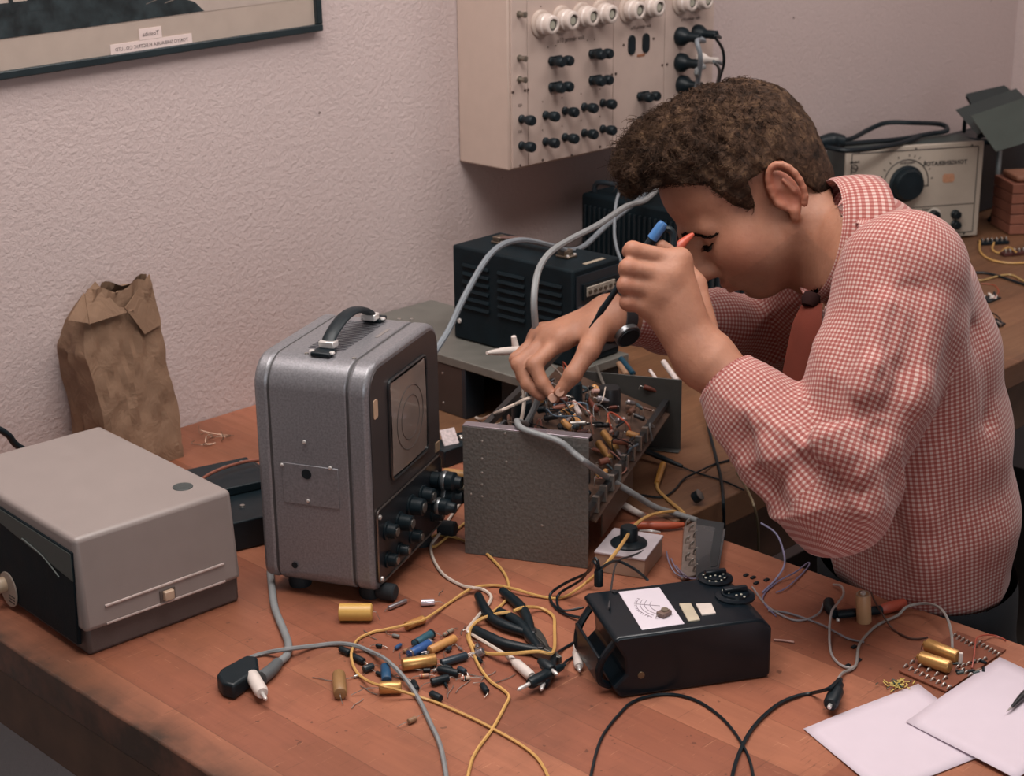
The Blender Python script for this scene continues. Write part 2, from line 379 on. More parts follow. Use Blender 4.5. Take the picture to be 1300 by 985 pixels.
# ------------------------------------------------------------------ distribution panel
YF = -.12
def panel():
    x0, x1, z0, z1 = 1.868, 2.392, 1.060, 1.56
    t = thing('switch_panel', 'cream metal distribution panel with porcelain fuses and black terminals on the wall', 'panel', (x0, -.0005, z0))
    o = np.array([x0, -.0005, z0])
    CREAM = M('b9a498', .5, var=.03, bump=.15, bs=900, name='cream_enamel'); CREAM2 = M('b5a197', .5, var=.03, name='cream_front')
    Y = YF+.0005
    b = MB(); b.box(0, x1-x0, Y+.003, 0, 0, z1-z0).build('housing', CREAM, t, bevel=.003)
    def fx(px, py=100): return ON('y', YF, px, py)-o
    def fp(px, py): q = fx(px, py); return np.array([q[0], Y, q[2]])
    seams = [.004, fx(669, 60)[0], fx(778, 60)[0], fx(843, 60)[0], fx(905, 60)[0]]
    for i in range(4):
        b = MB(); b.box(seams[i]+.0006, seams[i+1]-.0006, Y-.001, Y+.003, .004, z1-z0-.004)
        b.build('front_plate', CREAM2, t, bevel=.0006)
    Y -= .001
    # holes and screws
    PL = M('4a3b36', .5, name='screw_dark')
    for px, py in ((659.5, 210), (688, 203), (725, 197), (761, 186), (786, 181), (650.5, 117), (666, 114.5), (669.5, 114), (776, 95), (781, 93.5), (840, 82.5), (846, 81.5), (829, 49), (791, 57)):
        q = fp(px, py); MB().cyl(q+[0, .001, 0], q-[0, .0012, 0], .0022, n=10).build('screw', PL, t)
    PORC = M('c6b8b0', .28, var=.04, coat=.5, name='porcelain'); GLASS = M('9c9a8c', .25, var=.1, name='fuse_window')
    for px, py in ((685.5, 30), (711.5, 24.5), (737, 20), (761, 16.5), (796, 12), (821, 8), (863, 2), (883, -1)):
        q = fp(px, py)
        f_ = MB().lathe([(.0225, 0), (.0225, .003), (.0205, .0045), (.019, .005)], q, (0, -1, 0), 28).build('fuse_base', M('b3a196', .4, name='fuse_ring'), t)
        c = MB().lathe([(.0155, .004), (.0175, .008), (.0175, .016), (.0155, .018), (.0152, .021), (.0158, .025), (.0150, .028), (.0130, .0295), (.0098, .0295), (.0094, .026), (.0001, .026)], q, (0, -1, 0), 28)
        c = c.build('fuse_cap', PORC, t); MB().lathe([(.006, 0), (.006, .0006), (.0001, .0008)], q-[0, .0262, 0], (0, -1, 0), 16).build('window', GLASS, c)
        MB().lathe([(.0095, 0), (.0095, .0004), (.0001, .0005)], q-[0, .0259, 0], (0, -1, 0), 16).build('recess', M('4f4a44', .6, name='fuse_recess'), c)
    def knobprof(s=.86): return [(.0082*s, 0), (.0082*s, .003), (.0062*s, .0045), (.006*s, .011), (.0088*s, .0145), (.0098*s, .018), (.0098*s, .025), (.008*s, .028), (.0001, .0285)]
    for px, py in ((661, 151), (691.5, 146), (716, 140.5), (740.5, 135.5), (764, 130.5), (661, 184.5), (691.5, 179.5), (716, 174), (740.5, 168.5), (764, 163.5)):
        MB().lathe(knobprof(), fp(px, py), (0, -1, 0), 18).build('terminal', BLACK, t)
    for px, py in ((699, 77), (750, 68), (699, 110), (750, 101.5), (811, 122), (811, 153)):
        q = fp(px, py); b = MB()
        b.box(q[0]-.004, q[0]+.022, Y-.004, Y, q[2]-.008, q[2]+.007)
        b.lathe(knobprof(.86), q, (0, -1, 0), 18); b.lathe(knobprof(.86), q+[.019, 0, .0], (0, -1, 0), 18)
        b.build('terminal_pair', BLACK, t)
    for px, py in ((658, 18), (658.5, 73.5), (658.5, 100.5)):
        q = fp(px, py); MB().lathe([(.0055, 0), (.0055, .0025), (.0035, .003), (.0032, .010), (.0045, .0105), (.005, .015), (.0001, .016)], q, (0, -1, 0), 12).build('toggle_nut', M('8a8378', .35, .8, name='nickel'), t)
    for px, py in ((801, 57), (819, 54.5)):
        q = fp(px, py); MB().prism(rrect(.0185, .033, .0090), q+[0, .001, 0], (1, 0, 0), (0, 0, 1), (0, -.0032, 0)).build('socket_hole', BLACK, t, bevel=.0006)
    INK = M('4b3c3a', .7, name='panel_ink')
    b = MB()
    def wr(px, py, txt, s): q = fp(px, py); text_mb(b, txt, q-[0, .0003, 0], (1, 0, 0), (0, 0, 1), s, 0, mirror=False, bold=.0001)
    wr(724, 52, 'x10 primär volt', .0105); wr(813, 36, 'x10 primär volt', .0085); wr(876, 25.5, 'x10 primär volt', .0085)
    for px, py in ((659.5, 135), (659.5, 168.5)): wr(px, py, '220', .006)
    b.build('lettering', INK, t)
    b = MB(); q = fp(813, 70); b.box(q[0]-.010, q[0]+.010, Y-.0006, Y+.001, q[2]-.0022, q[2]+.0022); b.build('name_strip', M('8f5f45', .5, name='brown_strip'), t)
    for px, py in ((695, 60), (705, 58), (686, 8), (745, 51), (754, 50), (688, 129), (713, 124), (737, 119), (761, 113), (688, 165), (713, 160), (737, 153), (761, 148)):
        q = fp(px, py); MB().cyl(q+[0, .001, 0], q-[0, .0005, 0], .0012, n=8).build('marking_dot', INK, t)
    return t
panel()
# plugs pushed into the panel, each with its own lead
def plug_profile(r): return [(r, 0), (r*1.02, .004), (r*.96, .010), (r*.62, .018), (r*.5, .024), (r*.46, .042), (r*.38, .046), (.0001, .0465)]
def mains_plug(px, py, r, label, mat, cable=None, cmat=None, cr=.0032, body=1.0):
    q = ON('y', YF-.0015, px, py)
    t = thing('mains_plug', label, 'plug', q)
    MB().lathe([(a, b*body) for a, b in plug_profile(r)], (0, 0, 0), (0, -1, 0), 24).build('plug_body', mat, t)
    MB().box(-.0018, .0018, -.047*body, -.03*body, -r*.5, r*.5).build('grip_rib', mat, t, bevel=.0006)
    if cable:
        st = [q+[0, -.044*body, 0], q+[0.002, -.052*body, -.004]]
        MB().tube(st+cable, cr, 8).build('lead', cmat, t, world=True)
    return t
def PN(px, py, y): return ON('y', y, px, py)
GC = M('6f757b', .5, name='grey_lead')
mains_plug(863, 46, .0165, 'topmost left black round plug in the panel, trailing a pale grey lead', BLACK, [PN(885, 52, -.20), PN(889, 70, -.21), PN(888, 90, -.2), PN(882, 120, -.18), PN(868, 165, -.17), PN(850, 205, -.18), PN(820, 245, -.22), PN(795, 266, -.26), PN(768, 288, -.30), PN(742, 312, -.33), PN(722, 318, -.36), PN(700, 312, -.40), PN(660, 305, -.42), PN(625, 320, -.44), PN(592, 372, -.45), PN(570, 418, -.46), PN(552, 447, -.47), PN(538, 474, -.46), PN(528, 505, -.43), T(520, 532, .01), T(500, 545, .005)], GC, .0042)
mains_plug(884, 42, .0155, 'upper right black angled plug in the panel with a black lead', BLACK, [PN(908, 47, -.19), PN(917, 62, -.18), PN(919, 80, -.17), PN(914, 98, -.15), PN(905, 130, -.12), PN(900, 170, -.10), PN(893, 235, -.09)], BLACK, .0028)
mains_plug(863, 79, .0165, 'second black round plug in the left column of the panel', BLACK, [PN(884, 90, -.20), PN(886, 110, -.18), PN(872, 170, -.15), PN(850, 220, -.2), PN(822, 252, -.35), PN(795, 262, -.44), PN(760, 285, -.50), PN(722, 305, -.54), PN(697, 322, -.57), PN(683, 345, -.60), PN(678, 380, -.62), PN(680, 418, -.62), PN(681, 440, -.61), (1.43, -.60, .91), (1.415, -.587, .862)], GREYCABLE, .0042)
mains_plug(888, 75, .0115, 'small white plug in the panel, beside the black ones', WHITEP, [PN(906, 78, -.19), PN(913, 88, -.18), PN(910, 110, -.15), PN(895, 190, -.12), PN(890, 235, -.1)], M('5b6063', .5, name='dark_grey_lead'), .0028, .9)
mains_plug(865, 107, .0165, 'lowest black round plug in the panel, half hidden behind the hair', BLACK, [PN(880, 118, -.19), PN(860, 150, -.18), PN(830, 190, -.2), PN(800, 225, -.22), PN(784, 250, -.33), PN(780, 290, -.38), PN(783, 315, -.40), PN(793, 345, -.42), PN(800, 380, -.42), (1.95, -.46, .80), (1.99, -.47, .755)], GC, .0024)
# ------------------------------------------------------------------ grey instrument with slide switch (left)
def grey_box():
    F = Fr(.8041, -.5275, .75, -.0487); L, W, H = .1988, .2977, .139
    t = thing('light_box', 'large pale grey metal instrument with dark base and beige slide switch, at the left', 'instrument', (F.o[0], F.o[1], .75), F.a)
    HOOD = M('8b807c', .42, var=.03, bump=.12, bs=1200, name='grey_hood_paint'); BASE = M('544845', .55, var=.08, bump=.2, bs=900, name='brown_base_paint')
    SIDE = M('39423f', .5, var=.08, bump=.2, bs=900, name='green_grey_paint')
    MB().box(.006, L-.001, .006, W, .0, .034).build('base', BASE, t, bevel=.004)
    zb = .030
    # hood: top + front + right side as one folded shell, with the left side set back
    b = MB(); ch = .004
    def ring(x0, x1, y0, y1, z): return [(x0, y0, z), (x1, y0, z), (x1, y1, z), (x0, y1, z)]
    b.hexa(ring(.001, L, 0, W, zb)+ring(0, L-.004, .004, W-.003, H))
    b.build('hood', HOOD, t, bevel=.006, bseg=4)
    # left cheek: dark panels laid just proud of the recessed side
    b = MB(); b.hexa([(-.0012, .016, .012), (.004, .016, .012), (.004, W-.006, .012), (-.0012, W-.006, .012), (-.0018, .008, H-.016), (.004, .008, H-.016), (.004, W-.006, H-.012), (-.0018, W-.006, H-.012)])
    b.build('side_panel', BLACKM, t, bevel=.001)
    b = MB(); b.prism([(.010, H-.050), (.010, H-.018), (W-.008, H-.014), (W-.008, H-.022)], (-.0024, 0, 0), (0, 1, 0), (0, 0, 1), (.001, 0, 0))
    b.build('side_cover', SIDE, t, bevel=.0008)
    MB().tube([(-.003, .04, .085), (-.003, .075, .098), (-.003, .12, .104)], .0008, 6).build('side_wire', M('6b7370', .5, name='wire_grey'), t)
    q = F.on('x', -.0025, 11, 748)
    dl = MB().prism([(.027*math.cos(a)*.75, .021*math.sin(a)) for a in [2*PI*i/28 for i in range(28)]], (-.0035, q[1], q[2]), (0, 1, 0), (0, 0, 1), (.002, 0, 0)).build('dial_plate', M('96897d', .5, name='dial_plate'), t, bevel=.0005)
    MB().lathe([(.009, 0), (.009, .008), (.007, .011), (.0001, .0115)], (-.0035, q[1]+.008, q[2]+.004), (-1, 0, 0), 16).build('dial_knob', M('b39c83', .4, name='beige_knob'), dl)
    b = MB()
    for i in range(3): b.box(-.0041, -.0033, q[1]-.016+.001*i, q[1]-.002+.001*i, q[2]-.006-.004*i, q[2]-.005-.004*i)
    b.build('dial_marks', M('34302d', .6, name='dial_ink'), dl)
    # front rails and slide switch
    RAIL = M('b7a6a0', .35, .3, name='rail_metal')
    for (a, c) in (((134, 770), (285, 716)), ((136, 792), (286.5, 738))):
        p, q = F.on('y', -.0005, *a), F.on('y', -.0005, *c)
        p[1] = q[1] = .0007
        MB().cyl(p, q, .0016, n=8).build('rail', RAIL, t)
    p = F.on('y', 0, 212, 754); MB().box(p[0]-.009, p[0]+.010, -.001, .004, p[2]-.007, p[2]+.006).build('switch_slot', M('5b504a', .6, name='slot_dark'), t)
    MB().box(p[0]-.0055, p[0]+.0065, -.006, .001, p[2]-.0058, p[2]+.0052).build('slide_switch', M('b79d87', .4, name='beige_switch'), t, bevel=.0012)
    p = F.on('z', H, 232, 618)
    MB().prism([(.0115*math.cos(a), .0115*math.sin(a)) for a in [2*PI*i/28 for i in range(28)]], (p[0], p[1], H-.0006), (1, 0, 0), (0, 1, 0), (0, 0, .0014)).build('round_badge', M('3c4242', .45, var=.3, vs=300, name='badge_dark'), t, bevel=.0004)
    for x in (.025, L-.02):
        for y in (.03, W-.03): pass
    c = MB().tube([F.w((-.012, W+.02, .14)), P(22, 566, 1.70), P(10, 550, 1.72), P(-12, 541, 1.74), P(-40, 545, 1.74)], .0048, 10)
    p0, p1 = P(26, 571, 1.66), P(-40, 545, 1.72)
    return t
grey_box()
c = MB().tube([(1.10, -.10, .752), (1.03, -.09, .79), ON('y', -.08, 24, 567), ON('y', -.08, 10, 552), ON('y', -.08, -8, 544), ON('y', -.09, -45, 548), ON('y', -.12, -75, 600), (.80, -.14, .756)], .0045, 10).build('power_lead', BLACK)
tag(c, 'thick black lead arching up behind the pale grey instrument at the left edge', 'cable')
# ------------------------------------------------------------------ oscilloscope
def scope():
    F = Fr(1.0959, -.6585, .7655, .4334); L, W, H = .2085, .1386, .2696
    t = thing('oscilloscope', 'portable oscilloscope in silver hammered case with black carrying handle on the near bench', 'oscilloscope', (F.o[0], F.o[1], .75), F.a)
    z = .0155
    HAM = NT('hammered_silver'); v = HAM.coord(); n = HAM.noise(v, 420, 2, .5)
    HAM.l(HAM.ramp(n, [(.3, lin('77767a')), (.7, lin('8b8a8e'))]), HAM.b.inputs['Base Color']); HAM.b.inputs['Metallic'].default_value = .4; HAM.b.inputs['Roughness'].default_value = .36; HAM.bump(n, .08, .0006)
    HAM = HAM.m; SEAM = M('3c3b3c', .6, name='seam_shadow_gap')
    def shell(y0, y1, inset=0, name='case', m=HAM, bev=.0015):
        b = MB(); b.prism(rrect(L-2*inset, H-2*inset, (.034, .034, .018, .018), 10, L/2, H/2), (0, y0, z), (1, 0, 0), (0, 0, 1), (0, y1-y0, 0)); return b.build(name, m, t, bevel=bev, bseg=2)
    shell(.003, W-.002, .0012, 'inner_case', SEAM, 0)
    shell(0, .0245, 0, 'front_rim', HAM, .005); shell(.0255, W-.0195); shell(W-.0185, W, 0, 'back_rim', HAM, .005)
    # front panel (y = 0 faces the right of the photo)
    PAN = M('413b3b', .4, .2, var=.06, name='front_panel_brown')
    b = MB(); b.prism(rrect(L-.014, H-.016, (.026, .026, .012, .012), 8, L/2, H/2), (0, -.0012, z), (1, 0, 0), (0, 0, 1), (0, .004, 0)); b.build('front_panel', PAN, t)
    def fp(px, py): q = F.on('y', -.0015, px, py); return q
    a = fp(470, 650); 
    zl = (a[2]-z)                                   # height of the divide between screen part and controls
    zl = .100
    CTRL = M('1c2025', .35, name='control_panel_black')
    b = MB(); b.prism(rrect(L-.020, zl-.012, .008, 6, L/2, zl/2+.004), (0, -.0026, z), (1, 0, 0), (0, 0, 1), (0, .0018, 0)); ctrl = b.build('control_panel', CTRL, t)
    b = MB(); pts = rrect(L-.018, zl-.010, .009, 6, L/2, zl/2+.004)
    b.tube([(x, -.0030, z+zz) for x, zz in pts], .0012, 6, closed=True, smooth=0); b.build('trim', M('8d8682', .3, .9, name='trim_metal'), t)
    # screen window
    s0, s1, w0, w1 = .052, .162, zl+.018, H-.030
    b = MB(); b.prism(rrect(s1-s0, w1-w0, .009, 5, (s0+s1)/2, (w0+w1)/2), (0, -.0022, z), (1, 0, 0), (0, 0, 1), (0, .001, 0)); b.build('screen_recess', BLACK, t)
    pts = rrect(s1-s0-.002, w1-w0-.002, .009, 5, (s0+s1)/2, (w0+w1)/2)
    MB().tube([(x, -.0030, z+zz) for x, zz in pts], .0018, 6, closed=True, smooth=0).build('screen_bezel', M('5f6264', .3, .9, name='bezel_metal'), t)
    GL = M('7a6d66', .22, var=.05, coat=.6, name='screen_face')
    b = MB(); cx, cz, w_, h_ = (s0+s1)/2, (w0+w1)/2, s1-s0-.010, w1-w0-.010
    rows = []
    for i in range(9):
        r = []
        for j in range(9):
            u, v_ = i/4-1, j/4-1; r.append((cx+u*w_/2, -.0028-.0012*(2-u*u-v_*v_), z+cz+v_*h_/2))
        rows.append(r)
    b.grid(rows); scr = b.build('screen', GL, t)
    INK = M('4b4441', .4, name='graticule')
    for rr in (.038, .026): 
        MB().tube([(cx+rr*math.cos(a), -.0056+.0008*(rr/.038), z+cz+rr*math.sin(a)) for a in [2*PI*i/32 for i in range(32)]], .0005, 4, closed=True, smooth=0).build('graticule_ring', INK, scr)
    b = MB().prism(rrect(.011, .022, .003, 4), (.019, -.0012, z+H-.052), (1, 0, 0), (0, 0, 1), (0, -.001, 0)); b.build('indicator_label', M('b99b82', .5, name='cream_label'), t)
    b = MB().box(L-.022, L-.010, -.0024, -.001, z+zl+.004, z+zl+.016); b.build('serial_tag', M('8f7862', .5, name='tan_label'), t)
    # knobs and sockets
    KR = M('8b8681', .3, .8, name='knob_ring')
    def knob(x, zz, r, h, ring=True):
        k = MB().lathe([(r*1.25, 0), (r*1.25, .002), (r, .003), (r*.92, h), (r*.8, h+.001), (.0001, h+.001)], (x, -.0028, z+zz), (0, -1, 0), 20).build('knob', BLACK, t)
        if ring: MB().lathe([(r*.55, 0), (r*.55, .0012), (.0001, .0014)], (x, -.0036-h, z+zz), (0, -1, 0), 16).build('knob_cap', KR, k)
    for x, zz, r, h in ((.035, .030, .008, .011), (.035, .066, .009, .012), (.068, .028, .007, .011), (.070, .062, .010, .016), (.105, .030, .008, .012), (.105, .068, .011, .016), (.140, .068, .010, .014), (.172, .030, .008, .012)): knob(x, zz, r, h)
    for x, zz in ((.016, .014), (.016, zl-.010), (L-.016, .014)):
        MB().lathe([(.0032, 0), (.0028, .002), (.0001, .0026)], (x, -.0028, z+zz), (0, -1, 0), 10).build('panel_screw', CHROME, t)
    # left side details (x = 0)
    def sp(px, py): q = F.on('x', 0, px, py); return q
    q0, q1 = sp(357, 570), sp(431, 630)
    MB().box(-.0012, .001, min(q0[1], q1[1]), max(q0[1], q1[1]), min(q0[2], q1[2]), max(q0[2], q1[2])).build('cover_plate', HAM, t, bevel=.0005)
    for px, py, r in ((357.5, 573, .0022), (419, 577, .0022), (391, 619, .0022), (386, 544, .0024)):
        q = sp(px, py); MB().lathe([(r, 0), (r*.8, .0016), (.0001, .002)], (-.001, q[1], q[2]), (-1, 0, 0), 10).build('screw', CHROME, t)
    for px, py, r in ((389, 585, .006), (374, 701, .0038)):
        q = sp(px, py); MB().lathe([(r, 0), (r, .0004), (.0001, .0004)], (-.0014, q[1], q[2]), (-1, 0, 0), 18).build('hole', BLACK, t)
    # top: vents, handle
    zt = z+H
    b = MB()
    for i in range(22):
        x = .052+i*.0052; b.box(x, x+.0018, .050, .094, zt-.0006, zt+.0004)
    v = b.build('vents', M('33343a', .6, name='slot_shadow'), t)
    hy = .066
    for x in (.034, .172):
        MB().box(x-.010, x+.010, hy-.012, hy+.012, zt, zt+.005).build('handle_foot', BLACK, t, bevel=.0015)
        for s in (-1, 1): MB().lathe([(.0035, 0), (.003, .0016), (.0001, .002)], (x-.004, hy+s*.0125, zt+.004), (0, 0, 1), 10).build('rivet', CHROME, t)
    MB().box(.040, .054, hy-.0095, hy+.0095, zt+.005, zt+.013).build('handle_clip', CHROME, t, bevel=.0015)
    MB().box(.152, .166, hy-.0095, hy+.0095, zt+.005, zt+.013).build('handle_clip', CHROME, t, bevel=.0015)
    b = MB(); rows = []
    for i in range(17):
        u = i/16; x = .043+.120*u; h = .008+.021*math.sin(PI*u)**.7; c, s = math.cos, math.sin
        rows.append([(x, hy+.0085*c(a), zt+h+.0042*s(a)) for a in [2*PI*k/12 for k in range(12)]])
    b.grid(rows, closed=True); b.add(rows[0], [tuple(range(12))]); b.add(rows[-1], [tuple(range(12))])
    b.build('handle', BLACK, t)
    for x, y in ((.032, .028), (.032, hy+.02), (.185, .040), (.19, .026)): MB().lathe([(.0026, 0), (.0022, .001), (.0001, .0014)], (x, y, zt), (0, 0, 1), 10).build('screw', TIN, t)
    b = MB().box(.11, .145, .034, .038, zt, zt+.0005); b.build('name_plate', M('9a9390', .4, .5, name='plate_light'), t)
    for x in (.03, L-.03):
        for y in (.018, W-.03):
            MB().lathe([(.013, 0), (.014, .006), (.012, .017), (.0001, .0175)], (x, y, 0), (0, 0, 1), 16).build('foot', RUBBER, t)
    for x in (.012, L-.01): MB().lathe([(.009, 0), (.010, .004), (.010, .020), (.008, .022), (.0001, .022)], (x+.012, .006, .0105), (0, -1, 0), 16).build('foot', RUBBER, t)
    return F
FS = scope()
def banana(p, d, label, m, r=.0048, L=.034, metal=CHROME, lead=None, lm=None, lr=.0016, pin=.018, name='banana_plug', cat='plug', group=None):
    """plug: pin at p pointing along d, sleeve behind it, optional lead"""
    p = np.asarray(p, float); d = unit(d)
    t = thing(name, label, cat, p, group=group)
    a = np.zeros(3)
    MB().lathe([(.0001, 0), (.0016, .001), (.002, .004), (.002, pin), (.0001, pin+.0002)], a, -d, 10).build('pin', metal, t)
    MB().lathe([(r*.95, pin), (r, pin+.003), (r, pin+L*.7), (r*.7, pin+L*.78), (r*.5, pin+L), (.0001, pin+L+.0002)], a, -d, 14).build('sleeve', m, t)
    if lead is not None: MB().tube([p-d*(pin+L-.002), p-d*(pin+L+.006)]+lead, lr, 6).build('lead', lm, t, world=True)
    return t
nrm = -FS.e[1]
def sck(x, zz, off=.003): return FS.w((x, -off, zz+.0155))
def plug_in(x, zz, label, m, r=.005, L=.042, lead=None, lm=None, lr=.0016):
    p = sck(x, zz); return banana(p+nrm*.002, -nrm, label, m, r, L, lead=lead, lm=lm, lr=lr, pin=.004)
plug_in(.195, .060, 'tan sleeved plug pushed into the scope front, just above the white one', M('b98a54', .4, name='tan_sleeve'), .0066, .052)
plug_in(.195, .046, 'white sleeved plug pushed into the scope front between tan and brown plugs', M('c4b29a', .4, name='ivory_sleeve'), .0066, .052, lead=[T(575, 632, .03), T(562, 640, .004), T(545, 634, .002)], lm=WHITEW, lr=.0013)
plug_in(.195, .032, 'brown sleeved plug pushed into the scope front, lowest of the row', M('4e342c', .4, name='brown_sleeve'), .0062, .048)
for x, zz, s, lb in ((.172, .060, .012, 'fat black coaxial connector on the scope front, upper'), (.176, .040, .014, 'fat black coaxial connector on the scope front, middle'), (.150, .036, .010, 'black angled connector low on the scope front')):
    t = thing('coaxial_connector', lb, 'connector', sck(x, zz))
    MB().lathe([(s*.8, 0), (s*.8, .010), (s, .012), (s, .028), (s*.7, .031), (s*.6, .038), (.0001, .0385)], (0, 0, 0), nrm, 20).build('shell', BLACK, t)
    MB().lathe([(s*1.02, .014), (s*1.05, .015), (s*1.05, .018), (s*1.02, .019)], (0, 0, 0), nrm, 20).build('ring', M('7d8082', .3, .8, name='dull_ring'), t)
# grey mains lead coming out from under the scope
g = MB().tube([T(343, 725, .0045), T(345, 745, .0045), T(349, 772, .0045), T(360, 800, .0045), T(366, 818, .0045), T(364, 832, .0045), T(352, 842, .006)], .0044, 10)
t = thing('mains_lead', 'thick grey mains lead from under the scope ending in a black plug', 'cable', T(347, 752))
g.build('cable', GREYCABLE, t, world=True)
MB().tube([T(353, 841, .006), T(345, 850, .0065), T(331, 861, .008)], [.0058, .0068, .0078], 10).build('strain_relief', M('55585a', .55, name='dark_grey_rubber'), t, world=True)
def slab(pts, h, m, name, t, bev=.003, z=.001):
    b = MB(); q = [T(*p) for p in pts]; b.add([(a[0], a[1], .75+z) for a in q]+[(a[0], a[1], .75+z+h) for a in q], [tuple(range(len(q)))[::-1], tuple(range(len(q), 2*len(q)))]+[(i, (i+1) % len(q), len(q)+(i+1) % len(q), len(q)+i) for i in range(len(q))])
    return b.build(name, m, t, bevel=bev, world=True)
slab([(276, 876), (283, 886), (298, 890), (330, 866), (328, 852), (314, 850), (282, 868)], .017, BLACK, 'plug_body', t)
# ------------------------------------------------------------------ black power supply on its riser
def psu():
    F = Fr(1.6742, -.4335, .842, .0355); L, W, H = .1065, .2403, .1475
    t = thing('power_supply', 'black crackle louvred power supply with strap handle on the grey riser against the wall', 'power supply', (F.o[0], F.o[1], .842), F.a)
    MB().box(0, L, 0, W, 0, H).build('case', BLACKM, t, bevel=.004)
    b = MB()
    for k in range(3):
        for r in range(6):
            y0 = .020+k*.072; zz = H-.028-r*.013
            b.obox((-.0012, y0+.027, zz), (.0016, 0, -.001), (0, .027, 0), (.0012, 0, .0026))
    b.build('louvres', BLACKM, t, bevel=.0008)
    for y in (.058, .188):
        k = MB().box(L*.5-.011, L*.5+.011, y-.012, y+.012, H, H+.004).box(L*.5-.010, L*.5+.010, y-.004, y+.009, H+.004, H+.011)
        k = k.build('handle_bracket', M('8d8173', .3, .9, name='old_nickel'), t, bevel=.001)
        for s in (-1, 1): MB().lathe([(.0024, 0), (.002, .0016), (.0001, .002)], (L*.5+s*.008, y-.009, H+.004), (0, 0, 1), 8).build('screw', CHROME, k)
    rows = []
    for i in range(13):
        u = i/12; y = .056+u*.134; h = H+.009+.006*math.sin(PI*u)
        rows.append([(L*.5+.008*math.cos(a), y, h+.0018*math.sin(a)) for a in [2*PI*k/10 for k in range(10)]])
    b = MB().grid(rows, closed=True); b.build('strap', M('59423c', .55, name='brown_leather'), t)
    p = F.on('z', H, 770, 334); MB().box(p[0]-.026, p[0]+.018, .008, .015, H, H+.0006).build('type_label', M('a39786', .5, var=.2, vs=200, name='cream_label'), t)
    MB().box(.006, L-.002, -.002, .001, .012, H-.010).build('front_panel', M('20262c', .4, name='panel_black'), t)
    for zc, nm in ((.112, 'terminal_strip'), (.060, 'terminal_strip')):
        MB().box(.018, L-.012, -.005, -.002, zc-.012, zc+.012).build('strip_recess', BLACK, t)
        s = MB().box(.024, L-.020, -.007, -.004, zc-.007, zc+.007).build(nm, M('9d9387', .45, var=.35, vs=160, name='cream_strip'), t, bevel=.0006)
        for i in range(6): MB().cyl((.029+i*.0115, -.007, zc), (.029+i*.0115, -.0095, zc), .0028, n=10).build('terminal_screw', M('6d6256', .4, .7, name='brass_dull'), s)
    MB().box(.008, L-.004, -.004, -.002, .080, .092).build('divider_bar', M('4c4646', .5, name='divider'), t)
    for x, y in ((-.001, W-.014), ): MB().lathe([(.004, 0), (.0034, .002), (.0001, .0024)], (x, y, .030), (-1, 0, 0), 10).build('screw', CHROME, t)
    for x in (.014, L-.014):
        for y in (.02, W-.02): pass
psu()
def riser():
    t = thing('metal_riser', 'low grey metal shelf on dark side cheeks carrying the black power supply', 'riser', (1.69, -.30, .75))
    GM = M('6e6c66', .5, .2, name='grey_shelf_metal'); o = np.array([1.69, -.30, .75])
    b = MB(); b.box(-.095, .098, -.142, .29, .078, .0915); b.build('shelf', GM, t, bevel=.0015)
    DK = M('3a2f2b', .5, name='dark_cheek'); 
    MB().box(-.093, -.060, .018, .285, 0, .078).build('left_cheek', DK, t, bevel=.0015)
    MB().box(-.094, -.056, .010, .018, 0, .079).build('end_strip', M('1d242b', .4, name='black_strip'), t, bevel=.001)
    for zz in (.015, .062): MB().lathe([(.002, 0), (.0016, .001), (.0001, .0013)], (-.093, .06, zz), (-1, 0, 0), 8).build('screw', TIN, t)
    MB().box(-.075, .08, -.138, -.045, 0, .078).build('black_block', BLACK, t, bevel=.0015)
    MB().box(.05, .095, .02, .285, 0, .078).build('right_cheek', DK, t, bevel=.0015)
riser()
# ------------------------------------------------------------------ ribbed black unit behind
def ribbed():
    o = np.array([2.08, -.34, .75]); t = thing('ribbed_cabinet', 'tall black ribbed cabinet standing against the wall behind the raised hand', 'cabinet', o)
    MB().box(0, .30, 0, .26, 0, .235).build('body', BLACKM, t, bevel=.006)
    for i in range(22):
        y = .010+i*.0112; MB().hexa([(-.004, y, .02), (0.001, y, .02), (.001, y+.005, .02), (-.004, y+.005, .02), (-.004, y, .215), (.001, y, .215), (.001, y+.005, .215), (-.004, y+.005, .215)]).build('rib', BLACK, t, bevel=.0008)
    for i in range(16):
        x = .012+i*.0178; MB().box(x, x+.006, -.006, .001, .02, .205).build('fin', M('2a3238', .45, name='fin_black'), t, bevel=.0008)
    MB().tube([(.018, .245, .236), (.018, .238, .252), (.018, .20, .255), (.018, .10, .255), (.018, .03, .255), (.018, .022, .236)], .0045, 10, smooth=3).build('carry_rail', M('2b343b', .35, name='rail_black'), t)
ribbed()
